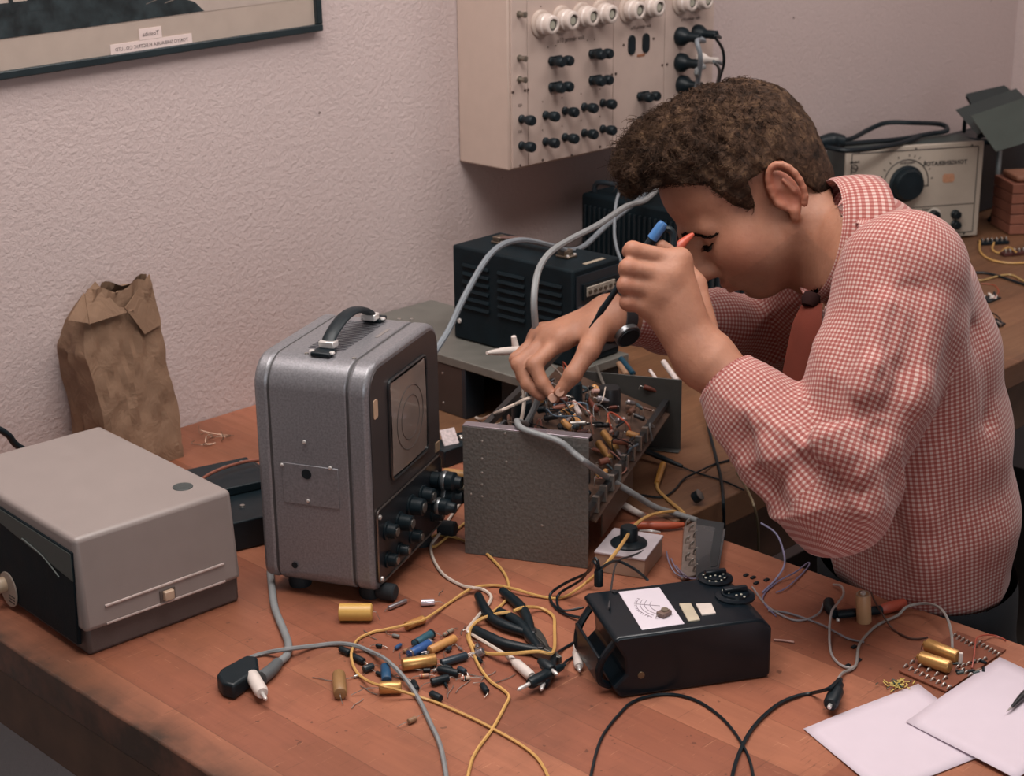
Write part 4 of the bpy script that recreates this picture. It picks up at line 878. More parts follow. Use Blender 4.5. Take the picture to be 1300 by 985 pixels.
# ------------------------------------------------------------------ multimeter
def meter():
    F = Fr(1.1281, -.9915, .7505, -.5385); L, W, H = .1688, .1062, .0685
    t = thing('multimeter', 'black multimeter with white scale and two pale buttons lying on the near bench', 'meter', (F.o[0], F.o[1], .7505), F.a)
    BK = M('0a141b', .32, var=.1, spec=.35, coat=.05, name='bakelite')
    prof = [(-.002, .012), (.006, 0), (L-.004, 0), (L, .004), (L, H-.012), (L-.010, H-.002), (L-.018, H), (.004, H), (-.002, H-.004), (.010, H-.024), (.012, .026)]
    MB().prism(prof, (0, 0, 0), (1, 0, 0), (0, 0, 1), (0, W, 0)).build('case', BK, t, bevel=.003, bseg=3)
    MB().tube([(.004, .012, H-.010), (-.010, .014, H*.55), (-.012, .016, .016), (.0, .018, .006)], .004, 8).build('handle_strap', BK, t)
    MB().tube([(.004, W-.012, H-.010), (-.010, W-.014, H*.55), (-.012, W-.016, .016), (.0, W-.018, .006)], .004, 8).build('handle_strap', BK, t)
    MB().box(-.0145, -.011, .013, W-.013, .012, H*.62).build('handle_grip', BK, t, bevel=.001)
    p = lambda x, y: F.on('z', H, x, y)
    def patch(nm, pts, m, h=.0008):
        q = [p(*a) for a in pts]; q = [A3_(a[0], a[1], H-.0003) for a in q]; b = MB(); n = len(q); b.add(q+[a+[0, 0, h] for a in q], [tuple(range(n)), tuple(range(n, 2*n))]+[(i, (i+1) % n, n+(i+1) % n, n+i) for i in range(n)]); return b.build(nm, m, t, bevel=.0006 if h > .001 else 0), q
    sc, q = patch('scale', ((785, 752), (837, 746), (869, 792), (815, 800)), M('d6cdd6', .3, var=.02, coat=.4, name='scale_card'), .0011)
    c = (q[0]+q[2])/2; ex = unit(q[1]-q[0]); ey = unit(q[0]-q[3]-ex*((q[0]-q[3])@ex)); b = MB(); INK = M('6e5f68', .6, name='scale_ink')
    for r in (.032, .028, .0235, .018): b.tube([c+ex*(.018-r*math.cos(a))+ey*(r*math.sin(a))+[0, 0, .0012] for a in [math.radians(-42+84*i/16) for i in range(17)]], .0003, 3, smooth=0)
    for k in range(15):
        a = math.radians(-42+84*k/14); f_ = lambda r: c+ex*(.018-r*math.cos(a))+ey*r*math.sin(a)+[0, 0, .0012]; b.tube([f_(.032), f_(.0345)], .0003, 3, smooth=0)
    b.tube([c+ex*.010+[0, 0, .0013], c-ex*.012+ey*.010+[0, 0, .0013]], .0003, 3, smooth=0); b.build('scale_marks', INK, sc)
    patch('button', ((862, 768), (877, 767), (889, 788), (874, 790)), M('b9ad98', .35, name='cream_button'), .0022); patch('button', ((883, 768), (903, 767), (909, 780), (891, 782)), M('d2c6bd', .35, name='white_button'), .0022)
    for cx, cy, r in ((908, 735, .019), (933, 757, .021)):
        q = p(cx, cy); k = MB().lathe([(r, 0), (r, .0025), (r*.72, .004), (r*.7, .006), (r*.62, .0065), (.0001, .0065)], (q[0], q[1], H-.0005), (0, 0, 1), 28).build('selector_knob', BK, t, bevel=0)
        MB().obox((q[0], q[1], H+.0085), (r*.62, 0, 0), (0, r*.16, 0), (0, 0, .0025)).build('knob_bar', BK, k, bevel=.001)
    WD = M('a9a79a', .4, name='dot_white')
    for px, py in ((896, 733), (902, 731), (908, 730), (914, 731), (901, 737), (909, 737.5), (916, 736), (920, 733), (893, 729), (918, 728)):
        q = F.on('z', H+.0068, px, py); MB().lathe([(.0013, 0), (.0011, .0006), (.0001, .0008)], (q[0], q[1], H+.0062), (0, 0, 1), 8).build('position_dot', WD, t)
    for px, py in ((925, 752), (935, 755), (941, 754), (945, 757), (918, 749)):
        q = F.on('z', H+.0068, px, py); MB().lathe([(.0014, 0), (.0012, .0006), (.0001, .0008)], (q[0], q[1], H+.0062), (0, 0, 1), 8).build('position_dot', WD, t)
    q = F.on('y', 0, 814, 857); MB().lathe([(.0040, 0), (.0036, .001), (.0001, .0012)], (q[0], 0.0003, q[2]), (0, -1, 0), 14).build('brass_screw', M('6b5a44', .45, .5, name='brass_old'), t)
    q = p(760, 742); MB().lathe([(.0050, 0), (.0050, .016), (.0040, .019), (.0001, .0192)], (q[0], q[1], H-.001), (0, 0, 1), 14).build('test_plug', BLACK, t)
    q = p(780, 752); MB().lathe([(.0032, 0), (.0030, .003), (.0015, .0035)], (q[0], q[1], H-.001), (0, 0, 1), 12).build('socket', DARKM, t)
    return F, H, p
FM, HM_, pm = meter()
def onM(px, py, h): return FM.w(FM.on('z', HM_+h, px, py))
tp = FM.w(pm(760, 742)+A3_(0, 0, .017))
def wirew(pts, r, m, label, cat='wire', name='hookup_wire', n=6): return tag(MB().tube(pts, r, n).build(name, m), label, cat)
wirew([tp, tp+A3_(-.004, .004, .010), T(747, 726, .05), T(718, 740, .02), T(699, 754, .004), T(702, 767, .003), T(717, 779, .003), T(741, 785, .006)], .0017, BLACK, 'outer black test lead looping left of the black meter')
wirew([tp+A3_(.002, 0, 0), tp+A3_(.0, .006, .012), T(740, 734, .04), T(712, 752, .010), T(707, 764, .005), T(715, 775, .006), T(741, 771, .012)], .0015, BLACK, 'inner black test lead looping left of the black meter')
wirew([tp+A3_(.003, 0, .001), T(782, 712, .055), T(805, 722, .05), onM(822, 736, .004)], .0017, BLACK, 'black lead running over the top edge of the meter to its socket')
wirew([FM.w((.012, .06, .072)), T(779, 727, .045), T(785, 712, .03), T(800, 706, .028), T(815, 700, .026), T(826, 690, .022)], .0011, M('3c3a3c', .5, name='dark_wire'), 'thin dark wire from the meter corner across to the white knob box')
wire([(745, 1010), (762, 940), (790, 902), (803, 891), (819, 885), (844, 881), (869, 884), (895, 895), (925, 920), (950, 960), (960, 1010)], .0015, BLACK, 'thin black wire arching in front of the meter at the bottom')
t = thing('small_trimmer', 'small brown trimmer component lying on the white meter scale', 'component', onM(843, 781, 0.0012))
MB().box(-.007, .007, -.005, .005, 0, .005).build('body', M('6d5850', .5, var=.3, vs=300, name='brown_ceramic'), t, bevel=.001)
MB().lathe([(.004, 0), (.0038, .002), (.0001, .0022)], (.001, 0, .005), (0, 0, 1), 12).build('rotor', M('8a7d6d', .4, .5, name='rotor_metal'), t)
for s in (-1, 1): MB().tube([(s*.006, 0, .003), (s*.010, .001, .003), (s*.011, .002, .0)], .0005, 4).build('lead', TIN, t)
# ------------------------------------------------------------------ white knob box
F = Fr(1.3371, -.776, .75, -1.1771); L, W, H = .0632, .0731, .0262
t = thing('knob_box', 'small white topped box with large black knob between grey plate and meter', 'control box', (F.o[0], F.o[1], .7503), F.a)
MB().box(.001, L-.001, .001, W-.001, 0, H-.003).build('box_body', M('a38a78', .6, name='cardboard_side'), t, bevel=.0008)
MB().box(0, L, 0, W, H-.003, H).build('top_plate', M('b7adb2', .45, var=.1, vs=50, name='lilac_white'), t, bevel=.0008)
MB().lathe([(.022, 0), (.022, .002), (.019, .004), (.011, .0055), (.0105, .020), (.009, .022), (.0001, .0222)], (L*.5, W*.48, H), (0, 0, 1), 30).build('knob', BLACK, t)
# ------------------------------------------------------------------ chassis being repaired
def chassis():
    F = Fr(1.2682, -.6272, .7505, -1.1107); L, H = .1556, .1645; D = .41
    t = thing('open_chassis', 'grey metal chassis with exposed wiring and components standing on edge plates, being repaired', 'chassis', (F.o[0], F.o[1], .7505), F.a)
    PM = NT('hammered_grey'); v = PM.coord(); vo = PM.n('ShaderNodeTexVoronoi'); vo.inputs['Scale'].default_value = 260; PM.l(v, vo.inputs['Vector'])
    n = PM.noise(v, 300, 3, .6); PM.l(PM.ramp(n, [(.3, lin('55524f')), (.7, lin('6c6965'))]), PM.b.inputs['Base Color']); PM.b.inputs['Metallic'].default_value = .15; PM.b.inputs['Roughness'].default_value = .45
    sp = PM.n('ShaderNodeTexNoise'); sp.inputs['Scale'].default_value = 70; PM.l(v, sp.inputs['Vector']); PM.bump(vo.outputs['Distance'], .35, .0012)
    MB().box(0, L, 0, .0016, 0, H).build('front_plate', PM.m, t, bevel=.0004)
    MB().box(0, L, 0.0004, .015, H, H+.0016).build('top_flange', M('a89ea6', .3, .75, var=.05, name='lit_edge_metal'), t, bevel=.0005)  # highlight along the lit top edge painted in as a lighter metal
    for px, py in ((612, 582), (612, 600), (612, 615), (612, 630), (598, 627), (643, 586), (612, 560), (641, 550), (688, 667)):
        q = F.on('y', 0, px, py); MB().lathe([(.0016, 0), (.0013, .0006), (.0001, .0008)], (q[0], .0002, q[2]), (0, -1, 0), 8).build('rivet', M('a39d97', .4, .6, name='rivet'), t)
    MB().box(.03, L+.02, D, D+.0016, 0, .105).box(.03, L+.02, D-.012, D, .0, .0016).build('end_plate', M('4a4a48', .5, .4, var=.1, name='dark_plate_metal'), t, bevel=.0006)
    # tie bars and deck
    for x, z in ((.012, H-.012), (L-.006, .070), (.02, .060)):
        MB().box(x, x+.008, .001, D, z-.004, z+.004).build('tie_bar', DARKM, t)
    zd = .110
    MB().hexa([(.0, .012, zd), (L+.006, .012, zd-.055), (L+.006, D-.01, zd-.055), (.0, D-.01, zd), (.0, .012, zd+.002), (L+.006, .012, zd-.053), (L+.006, D-.01, zd-.053), (.0, D-.01, zd+.002)]).build('circuit_board', M('4a3529', .5, var=.4, vs=60, name='phenolic_board'), t)
    # deck plane: z = zd+.002 - .055*x/(L+.006)
    def dk(px, py, h=.006):
        A = np.array([0, 0, zd+.002+h]); e2 = np.array([L+.006, 0, -.055]); n_ = unit(np.cross(e2, [0, 1.0, 0])); 
        o = (CP-F.o); o = np.array([o@e for e in F.e]); d = ray(px, py); d = np.array([d@e for e in F.e]); k = ((A-o)@n_)/(d@n_); return o+d*k
    def part(a, b, r, m, nm='capacitor', h=.007, h2=None, lead=True):
        A, B_ = dk(*a, h), dk(*b, h if h2 is None else h2); d = unit(B_-A); Lq = np.linalg.norm(B_-A)
        o = MB().lathe([(r*.6, 0), (r, .0012), (r, Lq-.0012), (r*.6, Lq)], A, d, 14).build(nm, m, t)
        if lead:
            for s, e in ((-1, A), (1, B_)): MB().tube([e, e+d*s*.005, e+d*s*.007+A3_(0, 0, -.006)], .0004, 4, smooth=3).build('lead', TIN, o)
    BR = M('5e2e22', .4, name='red_brown'); WT = M('c9bcb8', .35, name='white_tube'); 
    part((753, 491), (771, 507), .0050, TANC); part((721, 523), (738, 542), .0052, TANC); part((766, 549), (782, 570), .0052, GOLD, h=.010); part((760, 562), (774, 582), .0052, GOLD, h=.010)
    part((788, 455), (804, 475), .0045, M('1d3c4c', .35, name='blue_black')); part((785, 461), (796, 476), .0042, M('8f6f58', .45, name='dull_tan'), h=.010)
    part((842, 459), (860, 484), .0042, WT, 'glass_tube', h=.03); part((825, 470), (843, 495), .0026, WT, 'glass_tube', h=.02)
    part((817, 491), (855, 502), .0036, BR, 'resistor', h=.02); part((746, 506), (759, 522), .0036, BR, 'resistor'); part((728, 510), (736, 526), .0034, WT, 'capacitor', h=.012)
    part((757, 465), (772, 502), .0022, M('77716a', .4, .5, name='spindle_grey'), 'spindle', h=.014)
    cl = [TANC, BR, DARKM, BLACK, TIN, M('7d4a3a', .4, name='rosy_clay'), M('3d4a4f', .4, name='slate'), SILV, M('5a3a2c', .4, name='umber'), BLACK, M('b08a80', .4, name='rose')]
    rn = random.Random(21)
    for i in range(88):
        x, y = rn.uniform(.008, L), rn.uniform(.03, .36); h = rn.uniform(.004, .022); a = rn.uniform(0, PI); z = zd+.002-.055*x/(L+.006)+h; c = A3_(x, y, z)
        d = unit(A3_(math.cos(a), math.sin(a), rn.uniform(-.4, .4))); r = rn.choice((.0018, .0024, .0034, .0044)); ln = rn.uniform(.011, .022); m = rn.choice(cl)
        o = MB().lathe([(r*.6, 0), (r, .001), (r, ln-.001), (r*.6, ln)], c-d*ln/2, d, 10).build('resistor' if r < .0025 else 'capacitor', m, t)
        for s in (-1, 1): e = c+d*s*ln/2; MB().tube([e, e+d*s*.004, e+d*s*.006-A3_(0, 0, h*.9)], .0004, 4, smooth=3).build('lead', TIN, o)
    for i in range(26):
        x, y = rn.uniform(.0, L), rn.uniform(.02, .36); z = lambda xx: zd+.002-.055*xx/(L+.006); p = [A3_(x, y, z(x))]
        for k in range(3): x += rn.uniform(-.03, .03); y += rn.uniform(-.04, .04); y = min(max(y, .012), D-.02); x = min(max(x, 0), L+.004); p.append(A3_(x, y, z(x)+rn.uniform(.004, .028)))
        p.append(A3_(x+.004, y, z(x)))
        MB().tube(p, rn.choice((.0006, .0009, .0013)), 5, smooth=5).build('wiring', rn.choice([GREYCABLE, TIN, REDP, WHITEW, DARKM, M('5b6f80', .5, name='slate_wire'), M('b77f70', .45, name='pink_wire'), BLACK]), t)
    for i in range(8):
        y = .03+i*.035; b = MB().box(L-.004, L+.004, y, y+.006, zd-.05, zd-.030).build('solder_tag', TIN, t)
    for i, (x, y, r, h) in enumerate(((.03, .06, .012, .03), (.02, .17, .014, .035), (.05, .30, .013, .03), (.09, .34, .016, .028), (.12, .10, .010, .02))):
        z = zd+.002-.055*x/(L+.006); MB().lathe([(r, -.004), (r, h*.8), (r*.9, h), (.0001, h)], (x, y, z), (0, 0, 1), 18).build('trimmer_can', rn.choice([BLACK, DARKM]), t)
    # lower side frames seen under the deck
    MB().box(L+.002, L+.0036, .05, .20, .02, zd-.056).build('side_bracket', M('4d3a30', .5, name='side_board'), t)
    return F, dk
FC, dk = chassis()
def C3(px, py, d): return P(px, py, d)
pt = FC.w((.07, .003, .168))
wirew([FC.w((.05, .09, .140)), FC.w((.055, .05, .158)), FC.w((.062, .02, .1695)), FC.w((.078, -.002, .1690)), FC.w(FC.on('y', -.0060, 709, 560)), FC.w(FC.on('y', -.0065, 728, 575)), FC.w(FC.on('y', -.0080, 748, 590)), T(774, 608, .070), T(806, 628, .04), T(832, 644, .018), T(855, 651, .006), T(886, 661, .004)], .0040, GREYCABLE, 'thick grey cable draped over the corner of the chassis plate toward the knob box', 'cable', 'grey_cable', 10)
wirew([T(604, 530, .003), T(612, 532, .02), FC.w(FC.on('y', .05, 630, 524)), FC.w(FC.on('y', .06, 652, 514)), FC.w(FC.on('y', .07, 673, 505)), FC.w(dk(692, 503))], .0021, WHITEW, 'cream wire rising from the bench to the chassis past the fingertips')
wirew([FC.w(FC.on('y', .05, 656, 560)), FC.w(FC.on('y', .06, 660, 540)), FC.w(FC.on('y', .07, 665, 515)), FC.w(FC.on('y', .08, 664, 490)), FC.w(FC.on('y', .10, 660, 470))], .0024, WHITEW, 'cream wire hanging vertically beside the black block, under the hand')
# black probe lying right of the chassis, its wires
wirew([T(806, 567, .012), T(835, 579, .010), T(866, 592, .006)], [.0030, .0042, .0026], BLACK, 'black test prod lying right of the chassis, pointing at its gold capacitors', 'probe', 'test_prod', 10) if False else tag(MB().tube([T(806, 567, .012), T(835, 579, .010), T(866, 592, .006)], [.0030, .0042, .0026], 10).build('test_prod', BLACK), 'black test prod lying right of the chassis, pointing at its gold capacitors', 'probe')
wire([(864, 592, .005), (884, 600), (905, 606), (925, 613), (944, 622, .004)], .0012, BLACK, 'thin black lead of the test prod running to the bench corner')
wire([(782, 625), (812, 628), (840, 631), (856, 622), (868, 608), (886, 599, .006), (905, 590), (926, 584)], .0014, BLACK, 'black wire crossing the test prod lead beside the small black cap')
t = thing('black_button_cap', 'small round black cap with pale rim near the corner of the two benches', 'cap', T(881, 640))
MB().lathe([(.0072, 0), (.0078, .002), (.0078, .009), (.0070, .0095)], (0, 0, .008), unit(A3_(.25, -.55, .5)), 20).build('cap_body', BLACK, t); MB().lathe([(.0080, .0095), (.0080, .0105), (.006, .011), (.0001, .0112)], (0, 0, .008), unit(A3_(.25, -.55, .5)), 20).build('rim', M('6a6864', .3, .7, name='rim_grey'), t)
plugT((764, 618), (792, 641), .0052, BLACK, 'black and white lead plug lying between chassis and knob box', pinL=.02)
o = MB().tube([T(790, 640, .006), T(804, 648, .006), T(818, 655, .005)], [.0048, .0046, .0036], 10).build('sleeve_end', WHITEP); tag(o, 'white sleeve lying in line with the black plug near the knob box', 'sleeve')
o = MB().tube([T(842, 589, .007), T(838, 600, .006), T(834, 613, .006)], [.0042, .0046, .0036], 10).build('yellow_sleeve', M('b8843c', .45, name='mustard')); tag(o, 'mustard yellow sleeve joining the yellow wire right of the chassis', 'sleeve')
wire([(834, 613, .005), (836, 622), (849, 635), (868, 651, .004), (862, 651, .006), (852, 649, .010), (826, 654, .02), (806, 667, .035), (790, 690, .048), (774, 711, .04), (758, 728, .022), (745, 739, .01)], .0022, YELW, 'yellow wire arching over the white knob box')
t = thing('crocodile_clip', 'orange red insulated clip lying behind the white knob box', 'clip', T(830, 668))
MB().tube([T(792, 672, .006), T(806, 667, .007), T(826, 667, .008), T(850, 667, .007), T(868, 666, .006)], [.0020, .0052, .0056, .0048, .0030], 10).build('boot', M('a94f33', .45, name='orange_boot'), t, world=True)
MB().tube([T(812, 674, .011), T(826, 674, .013), T(838, 676, .009)], [.0012, .002, .0012], 8).build('jaw', CHROME, t, world=True)
t = thing('tag_board', 'bent grey bracket with solder tags and dark insulating sheet behind the meter', 'tag board', T(876, 700))
b = MB(); q = [T(868, 672, .002), T(884, 664, .002), T(884, 733, .002), T(864, 738, .002)]; b.hexa([*q, *[a+[0, 0, .004] for a in q]]); b.build('bracket', M('7d6f68', .5, .3, var=.2, vs=200, name='tag_metal'), t, world=True, bevel=.001)
q = [T(883, 667, .014), T(921, 673, .010), T(912, 728, .010), T(884, 738, .014)]; b = MB(); b.hexa([*q, *[a+[0, 0, .0016] for a in q]]); b.build('insulating_sheet', M('33373a', .25, coat=.3, name='dark_sheet'), t, world=True)
q = [T(884, 668, .002), T(919, 674, .002), T(910, 728, .002), T(885, 736, .002)]; b = MB(); b.hexa([*q, *[a+[0, 0, .011] for a in q]]); b.build('block', M('2a2d30', .5, name='dark_block'), t, world=True)
for i in range(9):
    p = T(870+i % 3*5, 668+i*7.2, .006); o = MB().tube([p, p+A3_(.001, -.001, .006), p+A3_(.004, -.003, .009), p+A3_(.005, -.001, .004)], .0011, 5).build('solder_tag', TIN, t, world=True)
for i in range(3):
    MB().tube([T(846+i*6, 700+i*9, .002), T(850+i*8, 715+i*6, .012), T(858+i*9, 728+i*3, .006), T(872+i*6, 734, .006)], .001, 5).build('lead', M('7b7389', .5, name='mauve_wire'), t, world=True)
# cables over the corner between the benches
wirew([T(893, 500, .02), T(899, 540, .008), T(909, 581, .003), T(915, 607, .003), P(918, 634, 2.10), P(919, 665, 2.13), P(918, 700, 2.2)], .0022, BLACK, 'black cable running over the side bench edge and hanging down at the corner', 'cable', 'black_cable')
wirew([T(935, 600, .012), T(946, 617, .006), P(956, 638, 2.10), P(962, 665, 2.13), P(963, 700, 2.18)], .0017, M('7a6a52', .5, name='khaki_wire'), 'khaki wire hanging over the bench edge under the raised elbow')
wirew([T(985, 782, .002), T(968, 760, .002), T(985, 740, .002), T(1010, 726, .006), P(1026, 714, 1.98), P(1024, 722, 1.96), T(1000, 745, .003), T(985, 752, .002)], .0009, M('77708c', .5, name='mauve_lead'), 'thin mauve wire looping over the bench edge right of the meter')
wirew([P(966, 664, 2.1), P(984, 676, 2.08), P(993, 694, 2.05), T(996, 716, .012), T(985, 735, .002), T(968, 752, .002)], .0012, M('8a86a3', .5, name='lilac_lead'), 'lilac wire rising from the dark gap onto the bench right of the meter')
wire([(955, 745), (975, 770), (1004, 786), (1024, 786), (1040, 778, .003), (1046, 765)], .0012, M('8f8a8d', .5, name='grey_fine'), 'fine grey wire curving between the meter and the black probe')
wire([(975, 775), (1000, 778), (1041, 792), (1062, 803, .005), (1078, 811), (1097, 815)], .0012, M('7f7b80', .5, name='grey_fine_two'), 'fine grey wire running diagonally toward the board with gold capacitors')
wire([(982, 812), (995, 813), (1008, 815)], .0011, M('b08a80', .4, name='rose_rod'), 'short pinkish rod lying right of the meter')
for i, (px, py) in enumerate(((947, 731), (956, 734), (960, 741), (973, 737), (1084, 822), (1090, 839), (1076, 846))):
    p = T(px, py); t = thing('small_chip', 'tiny dark component fragment scattered on the bench right of the meter', 'component', p, group='dark fragments right of the meter')
    MB().box(-.0035, .0035, -.002, .002, 0, .0022).build('body', BLACK, t, bevel=.0005); MB().tube([(.003, 0, .001), (.006, .001, .0006)], .0005, 4, smooth=0).build('lead', TIN, t)
# ------------------------------------------------------------------ right front group
t = thing('battery', 'tan cylindrical battery with metal cap standing upright near the bench edge', 'battery', T(1097, 789))
MB().lathe([(.0075, 0), (.0082, .0008), (.0082, .034), (.0074, .0352), (.0001, .0353)], (0, 0, 0), (-.12, .02, 1), 24).build('can', M('b98f6a', .4, var=.1, name='tan_can'), t)
MB().lathe([(.0074, .0352), (.0074, .0360), (.0062, .0362), (.0058, .0350)], (0, 0, 0), (-.12, .02, 1), 24).build('rim', M('b9a68f', .35, .5, name='rim_tan'), t); MB().lathe([(.003, .0352), (.003, .0375), (.0024, .038), (.0001, .038)], (0, 0, 0), (-.12, .02, 1), 14).build('terminal', CHROME, t)
t = thing('test_probe', 'black and red test probe lying behind the upright battery', 'probe', T(1090, 776))
MB().tube([T(1062, 780, .0058), T(1090, 777, .0058), T(1119, 774, .0058)], [.0050, .0048, .0052], 14).build('barrel', BLACK, t, world=True)
MB().tube([T(1052, 764, .008), T(1054, 772, .007), T(1061, 780, .0062)], [.0062, .0068, .0050], 12).build('bent_head', BLACK, t, world=True)
MB().tube([T(1119, 774, .0058), T(1128, 771, .007), T(1148, 766, .007)], [.0052, .0064, .0060], 12).build('red_end', M('a34a38', .45, name='red_boot'), t, world=True)
MB().ball(T(1064, 787, .003), .0024).build('contact', CHROME, t, world=True)
wire([(1058, 742, .003), (1068, 744, .012), (1071, 754, .016), (1063, 766, .018), (1056, 776, .018), (1053, 798, .008), (1055, 828), (1066, 843), (1079, 848), (1083, 846)], .0014, M('a39d9b', .45, name='pale_grey_wire'), 'pale grey wire hooked over the black probe left of the battery')
wire([(1064, 862, .010), (1070, 854, .004), (1086, 845), (1091, 818), (1108, 798), (1122, 789), (1140, 781, .004), (1152, 770, .012), (1174, 766, .018), (1192, 771, .024), (1203, 786, .022), (1208, 806, .018), (1209, 826, .008)], .0016, M('8d8783', .45, name='grey_loop_wire'), 'grey wire arching from the black plug up to the board with gold capacitors')
wire([(1106, 752, .008), (1110, 762, .008), (1118, 776, .0135), (1133, 798), (1152, 809), (1165, 811), (1178, 809, .004)], .0012, M('4a3028', .5, name='dark_brown_wire'), 'dark brown wire curling from behind the battery to the circuit board')
def board():
    q = [T(1141, 853, .001), T(1201, 879.5, .001), T(1277, 826, .001), T(1215, 803, .001)]
    t = thing('circuit_board', 'small brown circuit board with two gold capacitors at the right bench edge', 'circuit board', q[0])
    MB().hexa([*q, *[a+[0, 0, .0018] for a in q]]).build('board', M('76422f', .5, var=.15, vs=40, name='brown_phenolic'), t, world=True)
    for (a, b) in (((1176, 818), (1216, 834)), ((1168, 834), (1206, 847))):
        A, B_ = T(*a, .0105), T(*b, .0105); d = unit(B_-A); Lq = np.linalg.norm(B_-A)
        o = MB().lathe([(.0030, -.003), (.0034, -.001), (.0055, 0), (.0072, .0012), (.0072, Lq-.002), (.0060, Lq), (.0001, Lq)], A, d, 22).build('capacitor', GOLD, t, world=True)
        MB().tube([A-d*.002, A-d*.005-[0, 0, .003], A-d*.006-[0, 0, .0085]], .0006, 5, smooth=3).build('lead', TIN, o, world=True)
    A = T(1219, 842, .004); MB().tube([A, A+[0, 0, .012]], .0022, 8, smooth=0).build('peg', WHITEP, t, world=True)
    rn = random.Random(5)
    rows = [((1150, 847), (1205, 874), 9), ((1158, 842), (1200, 862), 5), ((1212, 808), (1238, 822), 6), ((1243, 818), (1268, 832), 6), ((1216, 848), (1250, 838), 6), ((1222, 852), (1232, 858), 3)]
    for a, b, n in rows:
        for i in range(n):
            u = i/(n-1); p = T(a[0]+(b[0]-a[0])*u, a[1]+(b[1]-a[1])*u, .0028)
            o = MB().tube([p+A3_(-.0028, .001, 0), p+A3_(-.001, 0, .0028), p+A3_(.0012, -.0006, .003), p+A3_(.003, -.001, 0)], .0010, 5, smooth=3).build('solder_tag', TIN, t, world=True)
    for i in range(9):
        u = rn.random(); p = T(1212+rn.uniform(-2, 40), 846+rn.uniform(-8, 8), .004); a = rn.uniform(0, PI); d = A3_(math.cos(a), math.sin(a), 0)*.004
        MB().tube([p-d, p+d], .0016, 8, smooth=0).build('resistor', rn.choice([BLACK, M('3f4a4a', .4, name='slate_clay'), M('7a5a48', .4, name='dun_clay')]), t, world=True)
board()
wire([(1234, 848, .004), (1237, 830, .012), (1239, 812, .016), (1246, 807, .010), (1258, 806, .004), (1270, 809), (1277, 813)], .0009, M('9c4433', .5, name='red_fine'), 'fine red wire rising from the circuit board toward the bench edge')
PAPER = M('cabcc6', .75, var=.015, name='white_paper')
def sheet(pts, h, label):
    q = [T(*p, h) for p in pts]; b = MB(); n = 10; rows = []
    for i in range(n+1):
        u = i/n; r = []
        for j in range(n+1):
            v = j/n; p = (q[0]*(1-u)+q[1]*u)*(1-v)+(q[3]*(1-u)+q[2]*u)*v; p = p+A3_(0, 0, .0012*math.sin(u*3+v*2)**2*u); r.append(p)
        rows.append(r)
    b.grid(rows); o = b.build('paper_sheet', PAPER, None, solid=.0004); return tag(o, label, 'paper')
sheet([(1269, 834), (1150, 916), (1290, 990), (1420, 905)], .0036, 'upper white paper sheet at the bottom right corner, covering the board edge')
sheet([(1166, 868), (1020, 925), (1120, 1010), (1270, 950)], .0014, 'lower white paper sheet peeking out under the upper one, left of it')
t = thing('pen', 'dark metal pen lying on the white sheets at the right frame edge', 'pen', T(1300, 885, .006)); MB().tube([T(1284, 898, .0085), T(1300, 882, .0085), T(1330, 856, .0085)], [.0012, .0038, .0040], 10).build('barrel', DARKM, t, world=True); MB().tube([T(1278, 903, .0082), T(1284, 898, .0085)], [.0004, .0012], 8, smooth=0).build('nib', TIN, t, world=True)
rn = random.Random(2); b = MB()
for i in range(46):
    p = T(1139+rn.gauss(0, 9), 868+rn.gauss(0, 3), rn.uniform(.001, .004)); a = rn.uniform(0, PI); d = A3_(math.cos(a), math.sin(a), 0)*rn.uniform(.0015, .004)
    b.tube([p-d, p+d], .0006, 4, m=rn.choice((0, 0, 0, 1)), smooth=0)
tag(b.build('wire_scraps', [M('cfb564', .5, name='yellow_scrap'), M('3d4f45', .5, name='green_scrap')]), 'small pile of yellow and green wire scraps left of the circuit board', 'scraps', kind='stuff')
# ------------------------------------------------------------------ between the left box and the scope
t = thing('black_chassis', 'low black chassis with copper wire and tags between pale box and scope', 'chassis', (1.13, -.33, .751), -.25)
MB().box(-.10, .075, -.10, .085, 0, .038).build('case', BLACK, t, bevel=.002)
MB().box(-.07, .06, -.02, .07, .038, .050).build('upper_block', BLACK, t, bevel=.002)
MB().tube([(-.06, -.07, .040), (-.04, -.01, .056), (.0, .02, .060), (.06, .03, .058), (.085, .0, .05)], .0022, 8).build('copper_wire', M('8a5546', .4, .4, name='copper_brown'), t)
for x, y, z in ((-.055, -.062, .040), (.02, .045, .050), (.045, .05, .050), (.05, -.04, .038), (.0, -.06, .038), (.03, -.07, .038)): MB().lathe([(.0034, 0), (.003, .003), (.0001, .0034)], (x, y, z), (0, 0, 1), 10).build('tag_screw', TIN, t)
rn = random.Random(8)
for i in range(9):
    p = T(270+rn.uniform(-12, 32), 556+rn.uniform(-6, 8), .002); q = [p]
    for k in range(3): p = p+A3_(rn.uniform(-.015, .015), rn.uniform(-.015, .015), rn.uniform(-.001, .008)); p[2] = max(p[2], .752); q.append(p)
    tag(MB().tube(q, .0006, 4).build('wire_clipping', M('7d6656', .4, .6, name='dull_wire')), 'curly offcut of thin wire lying beside the paper bag', 'wire', 'curly wire offcuts by the bag')
# terminal block between scope and plate
t = thing('terminal_block', 'black block with white label plate between scope and grey chassis plate', 'terminal block', T(572, 588), .0)
MB().box(-.02, .05, -.01, .03, 0, .026).build('body', BLACK, t, bevel=.002)
MB().obox((.008, .010, .034), (.011, -.003, 0), (.003, .008, .009), (0, .0006, -.0006)).build('label_plate', M('c3b4b4', .5, var=.25, vs=250, name='printed_label'), t)
for i in range(4): MB().lathe([(.003, 0), (.003, .004), (.002, .005), (.0001, .005)], (.026+.004*i, .004+.006*(i % 2), .026), (0, 0, 1), 10).build('terminal', TIN, t)
